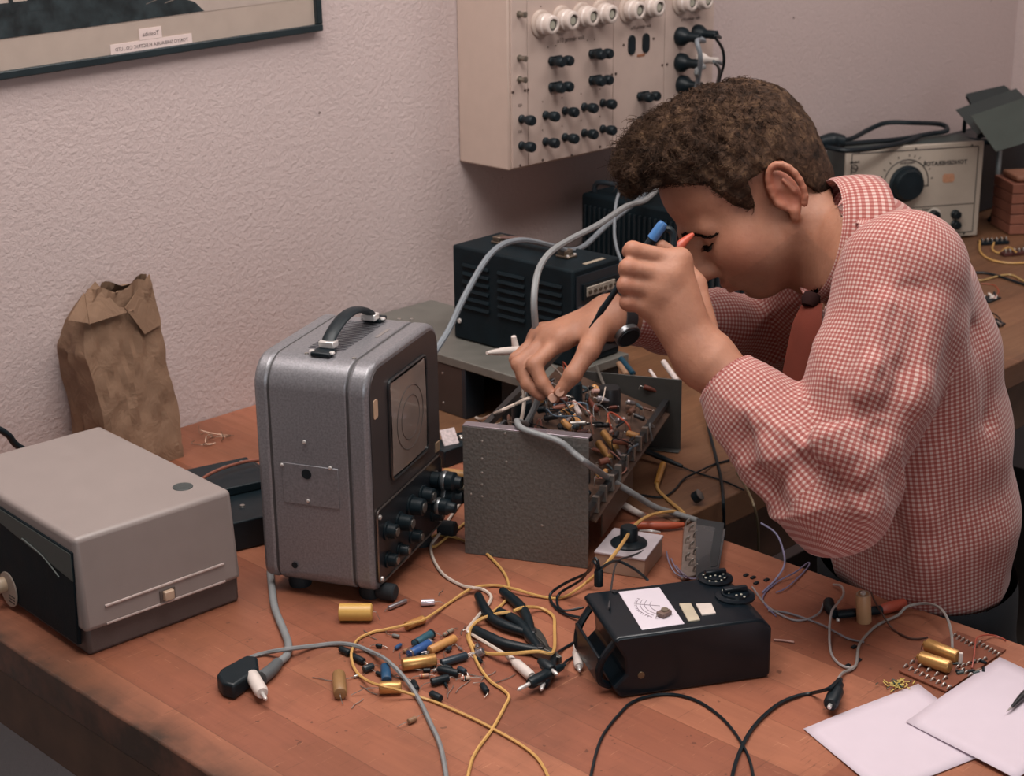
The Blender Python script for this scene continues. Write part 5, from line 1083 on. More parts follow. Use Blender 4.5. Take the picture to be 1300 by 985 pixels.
# white plugs behind the hand
o = thing('white_plug', 'upright white plug beside the gloved black cable behind the far hand', 'plug', T(655, 470, .095)); o['label'] = 'upright white plug behind the reaching hand, on the grey metal shelf'
MB().tube([ON('y', -.44, 652, 427), ON('y', -.44, 655, 445), ON('y', -.44, 656, 462)], [.0034, .0056, .0044], 12).build('sleeve', WHITEP, o, world=True)
o = thing('white_plug', 'horizontal white plug on the grey metal shelf, left of the reaching hand', 'plug', ON('y', -.45, 640, 450))
MB().tube([ON('y', -.45, 618, 448), ON('y', -.45, 640, 446), ON('y', -.45, 674, 443)], [.0022, .0058, .0052], 12).build('sleeve', WHITEP, o, world=True)
# ------------------------------------------------------------------ side bench clutter on the right
def strip_at(p, q, n, label, m=BLACK):
    A, B_ = T(*p), T(*q); d = unit(B_-A); s = A3_(-d[1], d[0], 0); L = np.linalg.norm(B_-A)
    t = thing('tag_strip', label, 'tag strip', A); MB().obox(d*L/2+A3_(0, 0, .004), d*L/2, s*.009, A3_(0, 0, .0035)).build('strip', m, t, bevel=.001)
    for i in range(n):
        c = d*L*(i+.5)/n+A3_(0, 0, .0075); MB().tube([c-s*.006, c-s*.003+[0, 0, .006], c+s*.002+[0, 0, .004], c+s*.006], .0015, 5, smooth=3).build('tag', TIN, t)
    return t
strip_at((1243, 311), (1279, 309), 6, 'black tag strip on the side bench in front of the black stand')
strip_at((1272, 325), (1306, 322), 6, 'dark board with red and white tags at the right edge of the side bench', M('4a2623', .5, name='maroon_board'))
wire([(1244, 306, .01), (1245, 320), (1259, 330), (1284, 334), (1310, 333)], .0022, YELW, 'yellow wire curving from the tag strip to the right frame edge')
wire([(1262, 308, .012), (1260, 316, .006), (1268, 321), (1280, 314, .01), (1290, 320, .012)], .0020, YELW, 'short yellow jumper between the tag strip and the maroon board')
wire([(1222, 346), (1240, 346), (1259, 348), (1300, 361), (1320, 368)], .0024, BLACK, 'black cable crossing the side bench behind his back')
wire([(1235, 352), (1246, 356), (1265, 351), (1284, 349), (1300, 357), (1320, 364)], .0020, M('a88a58', .45, name='sand_wire'), 'sand coloured wire crossing the side bench beside the black cable')
wire([(1218, 322, .004), (1228, 324), (1232, 336), (1230, 352)], .0008, M('4a3a34', .5, name='hair_wire'), 'hair thin dark wire on the side bench next to his shoulder')
wire([(1246, 360), (1262, 362), (1268, 370), (1262, 378, .008)], .0008, REDP, 'thin red wire ending at the farther cluster of parts')
wire([(1250, 394), (1262, 398), (1270, 405), (1271, 412)], .0009, BLACK, 'thin black wire ending at the nearer cluster of parts')
for (px, py, lab) in ((1257, 381, 'farther clump of soldered black parts on the side bench behind his back'), (1262, 414, 'nearer clump of soldered black parts on the side bench behind his back')):
    t = thing('component_cluster', lab, 'components', T(px, py)); rn = random.Random(px)
    MB().box(-.02, .022, -.010, .012, 0, .003).build('base_board', BLACK, t)
    for i in range(9):
        c = A3_(rn.uniform(-.02, .02), rn.uniform(-.01, .012), rn.uniform(.004, .010)); a = rn.uniform(0, PI); d = A3_(math.cos(a), math.sin(a), .2)*.006
        MB().tube([c-d, c+d], .0024, 8, smooth=0).build('component', rn.choice([BLACK, BLACK, TIN, DARKM, WHITEP]), t)
o = thing('orange_clip', 'orange clip on the side bench seen between his forearm and tie', 'clip', T(985, 470)); MB().tube([T(973, 464, .010), T(985, 469, .009), T(998, 468, .006)], [.003, .0062, .004], 10).build('boot', M('a8553a', .45, name='orange_boot_far'), o, world=True)
wire([(976, 420, .004), (972, 430), (960, 458), (966, 474), (982, 481), (1000, 478), (1015, 480)], .0016, BLACK, 'black wire on the side bench seen between his forearm and tie')
# ------------------------------------------------------------------ modelling of soft forms as smooth blended volumes
def A3(*v): return np.array(v, float)
class Prim:
    def __init__(s, f, c, R, k=.01, op='u'): s.f, s.c, s.R, s.k, s.op = f, np.asarray(c, float), R, k, op
def smin(a, b, k):
    h = np.clip(.5+.5*(b-a)/k, 0, 1); return b*(1-h)+a*h-k*h*(1-h)
def ell(c, r, B=None, k=.01, op='u'):
    """ellipsoid; B = rows of local axes in the world"""
    c = np.asarray(c, float); r = np.asarray(r, float)
    def f(p):
        q = p-c
        if B is not None: q = q@B.T
        k0 = np.linalg.norm(q/r, axis=1); k1 = np.linalg.norm(q/(r*r), axis=1)+1e-9
        return k0*(k0-1)/k1
    return Prim(f, c, float(r.max()), k, op)
def cone(a, b, ra, rb, k=.01, op='u'):
    a, b = np.asarray(a, float), np.asarray(b, float); ba = b-a; L2 = float(ba@ba)
    def f(p):
        t = np.clip((p-a)@ba/L2, 0, 1); return np.linalg.norm(p-a-t[:, None]*ba, axis=1)-(ra+(rb-ra)*t)
    return Prim(f, (a+b)/2, math.sqrt(L2)/2+max(ra, rb), k, op)
def poly(pts, rs, k=.01, op='u', kk=None):
    return [cone(pts[i], pts[i+1], rs[i], rs[i+1], k if i else (kk or k), op) for i in range(len(pts)-1)]
def loft(pts, ra, rb, fwd, lat, caps, k=.02):
    pts = np.array(pts, float); ra, rb = np.array(ra), np.array(rb); c = pts.mean(0); R = max(np.linalg.norm(pts-c, axis=1))+max(rb)+.02
    def f(p):
        best = np.full(len(p), 9.0)
        n = len(pts)-1
        for i in range(n):
            a, b = pts[i], pts[i+1]; ba = b-a; L = np.linalg.norm(ba); ax = ba/L
            t0 = (p-a)@ax/L; t = np.clip(t0, 0, 1); q = p-a-t[:, None]*ba
            la = lat-ax*(lat@ax); la = la/np.linalg.norm(la); fr = np.cross(la, ax)
            A = ra[i]+(ra[i+1]-ra[i])*t; Bb = rb[i]+(rb[i+1]-rb[i])*t
            cap = np.where(t0 < 0, caps[0] if i == 0 else A, np.where(t0 > 1, caps[1] if i == n-1 else A, A))
            x, y, z = q@fr/A, q@la/Bb, q@ax/cap
            k0 = np.sqrt(x*x+y*y+z*z)+1e-9; k1 = np.sqrt((x/A)**2+(y/Bb)**2+(z/cap)**2)+1e-9
            best = np.minimum(best, k0*(k0-1)/k1) if i == 0 else smin(best, k0*(k0-1)/k1, .02)
        return best
    return Prim(f, c, R, k)
def field(prims, p, bc=None, br=None, post=None):
    d = np.full(len(p), .5)
    for q in prims:
        if bc is not None and np.linalg.norm(q.c-bc) > q.R+br+.035: continue
        e = q.f(p)
        if q.op == 'u': d = smin(d, e, q.k)
        elif q.op == 's': d = -smin(-d, e, q.k)
        elif q.op == 'i': d = -smin(-d, -e, q.k)
    if post is not None: d = post(p, d)
    return d
def surface(prims, lo, hi, h, post=None, margin=.012):
    lo = np.asarray(lo, float); dims = np.ceil((np.asarray(hi)-lo)/h).astype(int); B = 16
    nb = -(-dims//B); dims = nb*B; D = np.full(dims+1, .5, np.float32)
    g = np.arange(B+1); G = np.stack(np.meshgrid(g, g, g, indexing='ij'), -1).reshape(-1, 3)*h
    br = B*h*math.sqrt(3)/2
    for i in range(nb[0]):
        for j in range(nb[1]):
            for k in range(nb[2]):
                o = lo+np.array([i, j, k])*B*h; c = o+B*h/2
                dc = field(prims, c[None], c, br)[0]
                sl = (slice(i*B, i*B+B+1), slice(j*B, j*B+B+1), slice(k*B, k*B+B+1))
                if abs(dc) > br*1.15+margin:
                    if dc < 0: D[sl] = -.5
                    continue
                D[sl] = field(prims, o+G, c, br, post).reshape(B+1, B+1, B+1)
    S = D < 0
    C8 = [S[a:S.shape[0]-1+a, b:S.shape[1]-1+b, c:S.shape[2]-1+c] for a in (0, 1) for b in (0, 1) for c in (0, 1)]
    cnt = sum(x.astype(np.int8) for x in C8); act = (cnt > 0) & (cnt < 8); idx = np.argwhere(act)
    ids = np.full(act.shape, -1, np.int32); ids[tuple(idx.T)] = np.arange(len(idx))
    val = lambda a, b, c: D[idx[:, 0]+a, idx[:, 1]+b, idx[:, 2]+c]
    acc = np.zeros((len(idx), 3)); n = np.zeros(len(idx))
    for a in [(x, y, z) for x in (0, 1) for y in (0, 1) for z in (0, 1)]:
        for ax in range(3):
            if a[ax]: continue
            b = list(a); b[ax] = 1; v0, v1 = val(*a), val(*b); m = (v0 < 0) != (v1 < 0)
            t = np.where(m, v0/np.where(m, v0-v1, 1), 0); p = np.tile(np.array(a, float), (len(idx), 1)); p[:, ax] += t
            acc[m] += p[m]; n[m] += 1
    V = lo+(idx+acc/n[:, None])*h; F = []
    for ax in range(3):
        u, v = (ax+1) % 3, (ax+2) % 3
        sa = [slice(None)]*3; sb = [slice(None)]*3; sa[ax] = slice(0, -1); sb[ax] = slice(1, None)
        e = S[tuple(sa)] != S[tuple(sb)]; E = np.argwhere(e)
        E = E[(E[:, u] > 0) & (E[:, v] > 0) & (E[:, u] < S.shape[u]-1) & (E[:, v] < S.shape[v]-1)]
        inside = S[tuple(E.T)]
        q = []
        for du, dv in ((-1, -1), (0, -1), (0, 0), (-1, 0)):
            w = E.copy(); w[:, u] += du; w[:, v] += dv; q.append(ids[tuple(w.T)])
        q = np.stack(q, 1); q[~inside] = q[~inside][:, ::-1]; F.append(q)
    return V, np.concatenate(F)
def relax(V, F, n=1, a=.5):
    for _ in range(n):
        s = np.zeros_like(V); c = np.zeros(len(V))
        for k in range(4):
            i, j = F[:, k], F[:, (k+1) % 4]
            np.add.at(s, i, V[j]); np.add.at(s, j, V[i]); np.add.at(c, i, 1); np.add.at(c, j, 1)
        V = V+(s/np.maximum(c, 1)[:, None]-V)*a
    return V
def soft_obj(name, V, F, mat, parent, uv=None, col=None):
    Mi = np.array(WM(parent).inverted()); W = V@Mi[:3, :3].T+Mi[:3, 3]
    me = bpy.data.meshes.new(name); me.vertices.add(len(W)); me.vertices.foreach_set('co', W.astype(np.float32).ravel())
    me.loops.add(F.size); me.loops.foreach_set('vertex_index', F.astype(np.int32).ravel())
    me.polygons.add(len(F)); me.polygons.foreach_set('loop_start', np.arange(0, F.size, 4, dtype=np.int32))
    me.update(calc_edges=True); me.validate()
    me.polygons.foreach_set('use_smooth', [True]*len(me.polygons)); me.materials.append(mat)
    if uv is not None:
        l = me.uv_layers.new(name='cloth'); l.data.foreach_set('uv', uv.astype(np.float32).ravel())
    if col is not None:
        a = me.color_attributes.new('tone', 'FLOAT_COLOR', 'POINT'); a.data.foreach_set('color', np.concatenate([col, np.ones((len(col), 1))], 1).astype(np.float32).ravel())
    o = bpy.data.objects.new(name, me); COL.objects.link(o); o.parent = parent; return o
# ------------------------------------------------------------------ the man: joints
neckB = P(1108, 338, 1.92)
shN, elN, wrN = P(1150, 348, 1.765), P(1059, 630, 1.73), P(899, 456, 1.80)
shF, elF, wrF = P(1085, 318, 2.08), P(985, 420, 2.20), P(784, 403, 2.03)
SP = [(1166, 700, 1.995, .105, .150), (1174, 640, 1.975, .101, .150), (1155, 540, 1.955, .104, .158), (1140, 440, 1.93, .102, .165), (1128, 370, 1.92, .088, .152), (1103, 303, 1.91, .058, .078)]
spine = [P(*s[:3]) for s in SP]
LAT = unit(shN-shF); FWDB = unit(-CR)
hipc = P(1172, 800, 2.035)
# head frame: x forward, y to his left (towards the camera), z up
pa = math.radians(39); tb = math.radians(8)
Hx = -math.cos(pa)*CR-math.sin(pa)*CU
Hy = unit(-CF*math.cos(tb)-CU*math.sin(tb)+.04*CR); Hx = unit(Hx-Hy*(Hx@Hy)); Hz = np.cross(Hx, Hy)
HB = np.stack([Hx, Hy, Hz]); H0 = P(988, 250, 1.894)-Hy*.068
def hd(x, y, z): return H0+Hx*x+Hy*y+Hz*z
def he(c, r, k=.01, op='u', rot=None):
    B = HB
    if rot is not None: B = np.array(rot)@HB
    return ell(hd(*c), r, B, k, op)
head = [he((.006, 0, .056), (.092, .073, .078)), he((.058, 0, .048), (.044, .060, .054), .02), he((.042, 0, -.012), (.058, .060, .060), .025),
        he((.042, 0, -.046), (.050, .050, .038), .02), he((.072, 0, -.078), (.019, .023, .016), .022),
        cone(hd(.005, .050, -.040), hd(.063, .022, -.079), .017, .013, .025), cone(hd(.005, -.050, -.040), hd(.063, -.022, -.079), .017, .013, .025)]
for s in (1, -1):
    head += [he((.063, s*.036, -.018), (.027, .022, .020), .03), cone(hd(.096, s*.008, .020), hd(.084, s*.044, .020), .0095, .0075, .016), he((.056, s*.032, -.038), (.027, .024, .028), .03),
             he((.101, s*.033, .009), (.0115, .016, .009), .010, 's'), he((.0800, s*.033, .006), (.0135, .0155, .0125), .005),
             cone(hd(.0925, s*.020, -.0005), hd(.0860, s*.047, .0005), .0013, .0011, .002, 's')]
head += [cone(hd(.099, 0, .018), hd(.119, 0, -.022), .0095, .0125, .020), he((.121, 0, -.027), (.0110, .0110, .0095), .010),
         he((.107, .0125, -.029), (.0120, .0080, .0085), .007), he((.107, -.0125, -.029), (.0095, .0070, .0075), .006),
         he((.110, .0065, -.038), (.005, .003, .004), .002, 's'), he((.110, -.0065, -.038), (.005, .003, .004), .002, 's'),
         he((.084, 0, -.053), (.019, .030, .020), .016),
         cone(hd(.1035, .004, -.0530), hd(.094, .021, -.0575), .0052, .0030, .005), cone(hd(.1035, -.004, -.0530), hd(.094, -.021, -.0575), .0052, .0030, .005),
         cone(hd(.101, .003, -.0645), hd(.093, .019, -.0605), .0058, .0030, .005), cone(hd(.101, -.003, -.0645), hd(.093, -.019, -.0605), .0058, .0030, .005),
         cone(hd(.109, .0, -.0585), hd(.096, .025, -.0590), .0012, .0010, .002, 's'), cone(hd(.109, .0, -.0585), hd(.096, -.025, -.0590), .0012, .0010, .002, 's'),
         he((.099, 0, -.072), (.010, .018, .0045), .008, 's')]
def ear(s):
    o = lambda x, y, z: hd(x, s*y, z)
    rim = []
    for i in range(15):
        a = math.radians(-62+i*20); cx, cz = -.012, .004
        x, z = cx-.0165*math.cos(a)*1.0-.10*.031*math.sin(a), cz+.0300*math.sin(a)
        y = .0745+(.012*max(0, -(x-.004)/.03)); rim.append(o(x, y, z))
    pr = [ell(o(-.010, .0735, .002), (.0155, .0055, .027), HB, .006)]
    pr += poly(rim, [.0042]+[.0036]*13+[.003], .003, kk=.005)
    pr += [cone(o(-.004, .074, -.024), o(-.001, .073, -.030), .0065, .0055, .006), ell(o(-.003, .082, -.003), (.0085, .0075, .013), HB, .003, 's'), ell(o(-.010, .083, .013), (.0075, .0055, .010), HB, .003, 's'),
           cone(o(-.017, .080, -.006), o(-.014, .082, .014), .0028, .0026, .003), cone(o(.005, .073, -.004), o(.003, .075, -.010), .0045, .0035, .003)]
    return pr
head += ear(1)+ear(-1)
neck = [cone(hd(-.016, 0, -.036), neckB, .0505, .052, .022), cone(hd(-.02, 0, -.035), hd(.02, 0, -.075)+(neckB-H0)*.25, .040, .032, .03)]
def hand(W, MC, PI_, DI, TI, TH, r=.0088, pr=.0125, flat=None):
    out = []
    for i in range(4):
        s = (1, 1.03, .98, .86)[i]
        out.append(cone(W[i], MC[i], .0165, pr*s, .016))
        out += [cone(MC[i], PI_[i], .0103*s, .0092*s, .006), cone(PI_[i], DI[i], .0093*s, .0082*s, .004), cone(DI[i], TI[i], .0081*s, .0068*s, .004)]
    for i in range(3): out.append(cone(MC[i], MC[i+1], .0115, .0112, .012))
    out += [cone(TH[0], TH[1], .0160, .0125, .018), cone(TH[1], TH[2], .0118, .0105, .008), cone(TH[2], TH[3], .0102, .0078, .005)]
    return out
LHm = dict(MC=[P(862, 331, 1.797), P(851, 351, 1.791), P(838, 370, 1.792), P(824, 389, 1.798)], PI_=[P(803, 317, 1.787), P(797, 340, 1.782), P(794, 362, 1.783), P(796, 384, 1.788)],
           DI=[P(800, 319, 1.812), P(795, 343, 1.809), P(794, 365, 1.809), P(798, 387, 1.812)], TI=[P(818, 326, 1.826), P(815, 350, 1.825), P(814, 372, 1.824), P(816, 392, 1.824)])
LHand = hand([P(893, 452, 1.795), P(890, 456, 1.797), P(884, 458, 1.80), P(880, 460, 1.803)], TH=[P(893, 415, 1.822), P(882, 362, 1.838), P(862, 330, 1.842), P(840, 313, 1.838)], **LHm)
RHm = dict(MC=[P(714, 430, 2.005), P(699, 428, 2.02), P(689, 426, 2.04), P(684, 428, 2.06)], PI_=[P(678, 463, 1.99), P(659, 462, 2.005), P(656, 456, 2.03), P(662, 450, 2.055)],
           DI=[P(689, 487, 1.986), P(670, 487, 2.0), P(664, 478, 2.022), P(667, 470, 2.048)], TI=[P(704, 505, 1.984), P(686, 502, 1.995), P(676, 494, 2.015), P(676, 486, 2.04)])
RHand = hand([P(770, 403, 2.02), P(768, 402, 2.03), P(768, 402, 2.04), P(770, 403, 2.045)], TH=[P(760, 418, 2.0), P(748, 444, 1.978), P(727, 476, 1.966), P(711, 497, 1.972)], **RHm)
arms = poly([shN, shN*.45+elN*.55, elN], [.058, .046, .041], .02, kk=.05)+poly([elN, elN*.6+wrN*.4, wrN], [.042, .040, .0265], .02)+[cone(wrN, P(886, 445, 1.80), .026, .019, .02)]
arms += poly([shF, shF*.45+elF*.55, elF], [.058, .046, .041], .02, kk=.05)+poly([elF, elF*.6+wrF*.4, wrF], [.042, .038, .0265], .02)+[cone(wrF, P(772, 403, 2.03), .026, .019, .02)]
core = [loft(spine, [s[3]-.014 for s in SP], [s[4]-.012 for s in SP], FWDB, LAT, (.05, .05), .03), cone(shN, shF, .052, .052, .05)]
man = thing('person', 'young man in red and white gingham shirt bent over an open chassis', 'person', (hipc[0], hipc[1], .47))
SK = NT('skin'); v = SK.coord(); n1 = SK.noise(v, 22, 4, .6); n2 = SK.noise(v, 160, 3, .6)
at_ = SK.n('ShaderNodeAttribute', attribute_name='tone'); sep = SK.n('ShaderNodeSeparateColor'); SK.l(at_.outputs['Color'], sep.inputs[0])
c = SK.ramp(n1, [(.3, lin('94654f')), (.7, lin('ab785f'))])
c = SK.mix(SK.math('MULTIPLY', SK.math('SUBTRACT', n2, .55, clamp=True), 1.6, clamp=True), c, lin('8a5440'))
c = SK.mix(sep.outputs[0], c, lin('a2533f')); c = SK.mix(sep.outputs[1], c, lin('6f5344'))
SK.l(c, SK.b.inputs['Base Color']); SK.b.inputs['Roughness'].default_value = .6
SK.b.inputs['Subsurface Weight'].default_value = .12; SK.b.inputs['Subsurface Radius'].default_value = (.012, .004, .002); SK.b.inputs['Subsurface Scale'].default_value = .5
SK.bump(n2, .25, .0015)
allp = np.array([shN, elN, wrN, shF, elF, hd(0, 0, .15), spine[0], P(650, 470, 2.0)])
lofts = loft(spine, [s[3] for s in SP], [s[4] for s in SP], FWDB, LAT, (.055, .05), .03)
cuffN = elN+(wrN-elN)*.83; cuffF = elF+(wrF-elF)*.93
def mixp(a, b, t): return a+(b-a)*t
upN = poly([shN, mixp(shN, elN, .5), elN], [.068, .061, .060], .03, kk=.05); foN = poly([elN, mixp(elN, wrN, .35), mixp(elN, wrN, .62), cuffN], [.060, .053, .044, .034], .02)
upF = poly([shF, mixp(shF, elF, .5), elF], [.066, .058, .052], .03, kk=.05); foF = poly([elF, mixp(elF, wrF, .4), mixp(elF, wrF, .7), cuffF], [.050, .043, .038, .032], .02)
shp = [lofts]+upN+upF+foN+foF
ax = unit(wrN-elN); axF = unit(wrF-elF)
nax = unit(P(1000, 296, 1.900)-P(1085, 311.5, 1.915)); nc = P(1046, 304, 1.905)
def outside(p): return ((p-cuffN)@ax > 0) & (np.linalg.norm(p-wrN, axis=1) < .17) | (((p-cuffF)@axF > 0) & (np.linalg.norm(p-wrF, axis=1) < .2)) | (((p-nc)@nax > -.004) & (np.linalg.norm(p-H0, axis=1) < .26))
def body_post(p, d):
    m = (~outside(p)) & (d < .02)
    if not m.any(): return d
    e = field(shp, p[m]); d = d.copy(); d[m] = np.maximum(d[m], e+.011); return d
V, F = surface(head+neck+LHand+RHand+arms+core, allp.min(0)-.19, allp.max(0)+.19, .0023, body_post)
V = relax(V, F, 1, .35)
def near(c, r): return np.clip(1-np.linalg.norm((V-np.asarray(c)), axis=1)/r, 0, 1)
q = (V-H0)@HB.T
lips = ((q[:, 0] > .088) & (np.abs(q[:, 1]) < .022) & (q[:, 2] < -.0495) & (q[:, 2] > -.0690)).astype(float)*.22
earr = np.clip(1-np.abs(np.linalg.norm((q-[-.012, .08, .004])/[1, 1, 1.6], axis=1)-.012)/.014, 0, 1)*.55
red = np.maximum.reduce([lips, earr, near(hd(.119, 0, -.03), .022)*.5, near(hd(.07, .05, -.025), .04)*.35]+[near(p, .014)*.35 for p in LHm['MC']+LHm['PI_']+RHm['TI']])
stub = np.clip((q[:, 2] < -.045)*(q[:, 0] > .0)*(q[:, 0] < .1)*.25, 0, 1)*(lips < .1)
col = np.stack([red, stub, red*0], 1)
soft_obj('body', V, F, SK.m, man, col=col)
# ------------------------------------------------------------------ shirt
SH = NT('gingham_cotton'); uvn = SH.n('ShaderNodeUVMap', uv_map='cloth'); sp_ = SH.n('ShaderNodeSeparateXYZ'); SH.l(uvn.outputs[0], sp_.inputs[0])
def stripe(x): 
    f = SH.math('FRACT', x); return SH.math('LESS_THAN', f, .52)
a, b = stripe(sp_.outputs[0]), stripe(sp_.outputs[1])
s = SH.math('MULTIPLY', SH.math('ADD', a, b), .5)
c = SH.ramp(s, [(0, lin('bba29a')), (.5, lin('a06760')), (1, lin('8a433d'))])
SH.l(c, SH.b.inputs['Base Color']); SH.b.inputs['Roughness'].default_value = .85; SH.b.inputs['Sheen Weight'].default_value = .15
SH.bump(SH.noise(SH.coord(), 60, 3, .5, .8), .25, .003)
rs = np.random.RandomState(4)
KW = [(rs.normal(size=3)*18, rs.uniform(0, 6), 1.0) for _ in range(4)]+[(rs.normal(size=3)*38, rs.uniform(0, 6), .45) for _ in range(5)]
def arm_axis(p, a, b):
    ba = b-a; t = (p-a)@ba/(ba@ba); q = p-a-np.clip(t, 0, 1)[:, None]*ba; x, y, d = frame_of(ba)
    return t, np.arctan2(q@y, q@x), np.linalg.norm(q, axis=1)
def fold(x): return (1-np.abs(np.sin(x)))**2
creases = []                                      # long soft folds laid on the cloth: (start, end, radius, sign)
def CRS(px, w, d): creases.append(([P(*q) for q in px], w, d))
CRS([(1045, 545, 1.66), (1085, 590, 1.655), (1105, 640, 1.665)], .010, .008)
CRS([(1040, 575, 1.66), (1070, 625, 1.66), (1075, 675, 1.68)], .009, -.007)
CRS([(1010, 540, 1.68), (1050, 565, 1.665), (1110, 570, 1.67)], .009, .007)
CRS([(1130, 400, 1.69), (1110, 480, 1.665), (1075, 545, 1.66)], .014, .007)
CRS([(1180, 400, 1.71), (1165, 500, 1.68), (1120, 590, 1.67)], .012, .006)
CRS([(1155, 380, 1.70), (1140, 480, 1.67), (1100, 560, 1.66)], .009, -.006)
CRS([(960, 520, 1.70), (985, 575, 1.70), (1030, 640, 1.69)], .009, .005)
CRS([(940, 560, 1.72), (975, 610, 1.71), (1030, 670, 1.71)], .008, -.005)
CRS([(1195, 420, 1.76), (1200, 520, 1.80), (1170, 640, 1.83)], .014, .008)
CRS([(1225, 430, 1.80), (1232, 540, 1.83), (1225, 680, 1.86)], .012, -.007)
CRS([(1240, 560, 1.86), (1250, 640, 1.88), (1255, 700, 1.9)], .012, .007)
CRS([(1170, 660, 1.82), (1180, 710, 1.84), (1175, 745, 1.86)], .012, .008)
CRS([(1130, 690, 1.83), (1120, 730, 1.85), (1110, 750, 1.87)], .010, -.007)
CRS([(1090, 330, 1.84), (1150, 300, 1.84), (1200, 330, 1.84)], .008, -.005)
CRS([(1085, 280, 1.85), (1130, 330, 1.79), (1185, 350, 1.75)], .008, .006)
CRS([(1070, 420, 1.78), (1085, 360, 1.78), (1120, 320, 1.78)], .010, .006)
CRS([(1180, 300, 1.84), (1215, 380, 1.84), (1235, 460, 1.85)], .009, .006)
for i, x in enumerate((880, 898, 916, 935, 955)): CRS([(x, 366+i*4, 2.03+i*.012), (x+14, 400+i*3, 2.0+i*.014), (x+20, 440, 2.0+i*.016)], .0075, (.008, -.008)[i % 2])
cre = []
for pts, w, d in creases:
    for i in range(len(pts)-1): cre.append((pts[i], pts[i+1], w, d))
def shirt_post(p, d):
    m = np.abs(d) < .05
    if not m.any(): return d
    q = p[m]; e = d[m].copy(); n = np.zeros(len(q))
    for k, ph, w in KW: n += w*np.sin(q@k+ph)
    e += .0011*n
    for (A, Bp, t0, amp) in ((elN, wrN, 1.05, .0065), (elN, shN, 1.2, .006), (elF, wrF, .9, .006)):
        t, th, r = arm_axis(q, A, Bp); w = np.exp(-((t-.12)/.30)**2)*(r < .11)
        e -= amp*w*(fold(th*1.5+t*9)-.35)
    t, th, r = arm_axis(q, elN, wrN); w = np.exp(-((t-.66)/.14)**2)*(r < .09); e -= .0028*w*(fold(th*3+t*3)-.3)
    t, th, r = arm_axis(q, spine[0], spine[2]); w = np.exp(-((t-.05)/.35)**2); e -= .005*w*(fold(th*3.5+1)-.35)
    c = q.mean(0); R = np.linalg.norm(q-c, axis=1).max()
    for a, b, w, dd in cre:
        if np.linalg.norm((a+b)/2-c) > R+np.linalg.norm(b-a)/2+.06: continue
        ba = b-a; t = np.clip((q-a)@ba/(ba@ba), 0, 1); r = np.linalg.norm(q-a-t[:, None]*ba, axis=1)
        g = np.maximum(0, r-.012); e -= (1.5 if dd > 0 else .8)*dd*np.exp(-(g/w)**2)
    d = d.copy(); d[m] = e
    return d
def cutplane(o, n, k=.003, lim=None, R=.2):
    o, n = np.asarray(o), unit(n)
    return Prim(lambda p: -((p-o)@n), o, R, k, 's')
V, F = surface(shp, allp.min(0)-.20, allp.max(0)+.20, .0032, shirt_post)
# open the shell at cuffs, hem stays closed inside the trousers
fc = V[F].mean(1)
kill = (((fc-cuffN)@ax > .004) & (np.linalg.norm(fc-cuffN, axis=1) < .08)) | (((fc-cuffF)@axF > .004) & (np.linalg.norm(fc-cuffF, axis=1) < .08)) | (((fc-nc)@nax > -.004) & (np.linalg.norm(fc-nc, axis=1) < .09) & (fc[:, 2] > 1.05))
F = F[~kill]
PITCH_ = .0049
def uv_for(pts, which):
    if which == 0:
        a, b = spine[0], spine[4]; ba = unit(b-a); la = unit(LAT-ba*(LAT@ba)); fr = np.cross(la, ba); q = pts-a
        return np.arctan2(q@fr, q@la), .135, q@ba
    A, Bq = ((shN, elN), (elN, wrN), (shF, elF), (elF, wrF))[which-1]
    ba = unit(Bq-A); x = unit(CF-ba*(CF@ba)); y = np.cross(ba, x); q = pts-A
    return np.arctan2(q@y, q@x), (.062, .046, .058, .042)[which-1], q@ba
fc = V[F].mean(1)
dd = np.stack([field([lofts], fc)-.004, field(upN, fc), field(foN, fc), field(upF, fc), field(foF, fc)], 1); who = dd.argmin(1)
uv = np.zeros((len(F), 4, 2))
for w in range(5):
    m = who == w
    if not m.any(): continue
    th, R, s = uv_for(V[F[m]].reshape(-1, 3), w); th = th.reshape(-1, 4); s = s.reshape(-1, 4)
    d0 = th-th[:, :1]; th = th[:, :1]+(d0+PI) % (2*PI)-PI
    nper = round(2*PI*R/PITCH_); uv[m, :, 0] = th/(2*PI)*nper; uv[m, :, 1] = s/PITCH_+w*.3
used = np.unique(F); remap = np.full(len(V), -1); remap[used] = np.arange(len(used)); V2 = V[used]; F2 = remap[F]
shirt = soft_obj('shirt', V2, F2, SH.m, man, uv=uv)
md = shirt.modifiers.new('cloth', 'SOLIDIFY'); md.thickness = .0012; md.offset = -1
def ring_mesh(name, mat, rows, parent, uvs, closed=True, th=.0015):
    n = len(rows[0]); b = MB(); b.grid(rows, closed=closed); o = b.build(name, mat, parent, world=True, angle=60)
    me = o.data; l = me.uv_layers.new(name='cloth'); 
    lookup = {}
    fi = 0
    for poly_ in me.polygons:
        i, j = divmod(poly_.index, n if closed else n-1)
        for li in poly_.loop_indices:
            vi = me.loops[li].vertex_index; r_, c_ = divmod(vi, n)
            if closed and j == n-1 and c_ == 0: c_ = n
            l.data[li].uv = uvs(r_, c_)
    m_ = o.modifiers.new('cloth', 'SOLIDIFY'); m_.thickness = th; m_.offset = 0; return o
def cuff(c, axd, r0, r1, L, name='cuff'):
    x, y, d = frame_of(axd); rows = []
    for k in range(5):
        s = k/4; r = r0+(r1-r0)*s; rows.append([c+d*(L*s)+(x*math.cos(a)+y*math.sin(a))*r*(1+.03*math.sin(3*a+1)) for a in [2*PI*i/40 for i in range(40)]])
    rows.append([p-(p-c-d*L)*.06 for p in rows[-1]])
    return ring_mesh(name, SH.m, rows, man, lambda i, j: (round(2*PI*r0/PITCH_)*j/40, (min(i, 4)*L/4)/PITCH_), th=.002)
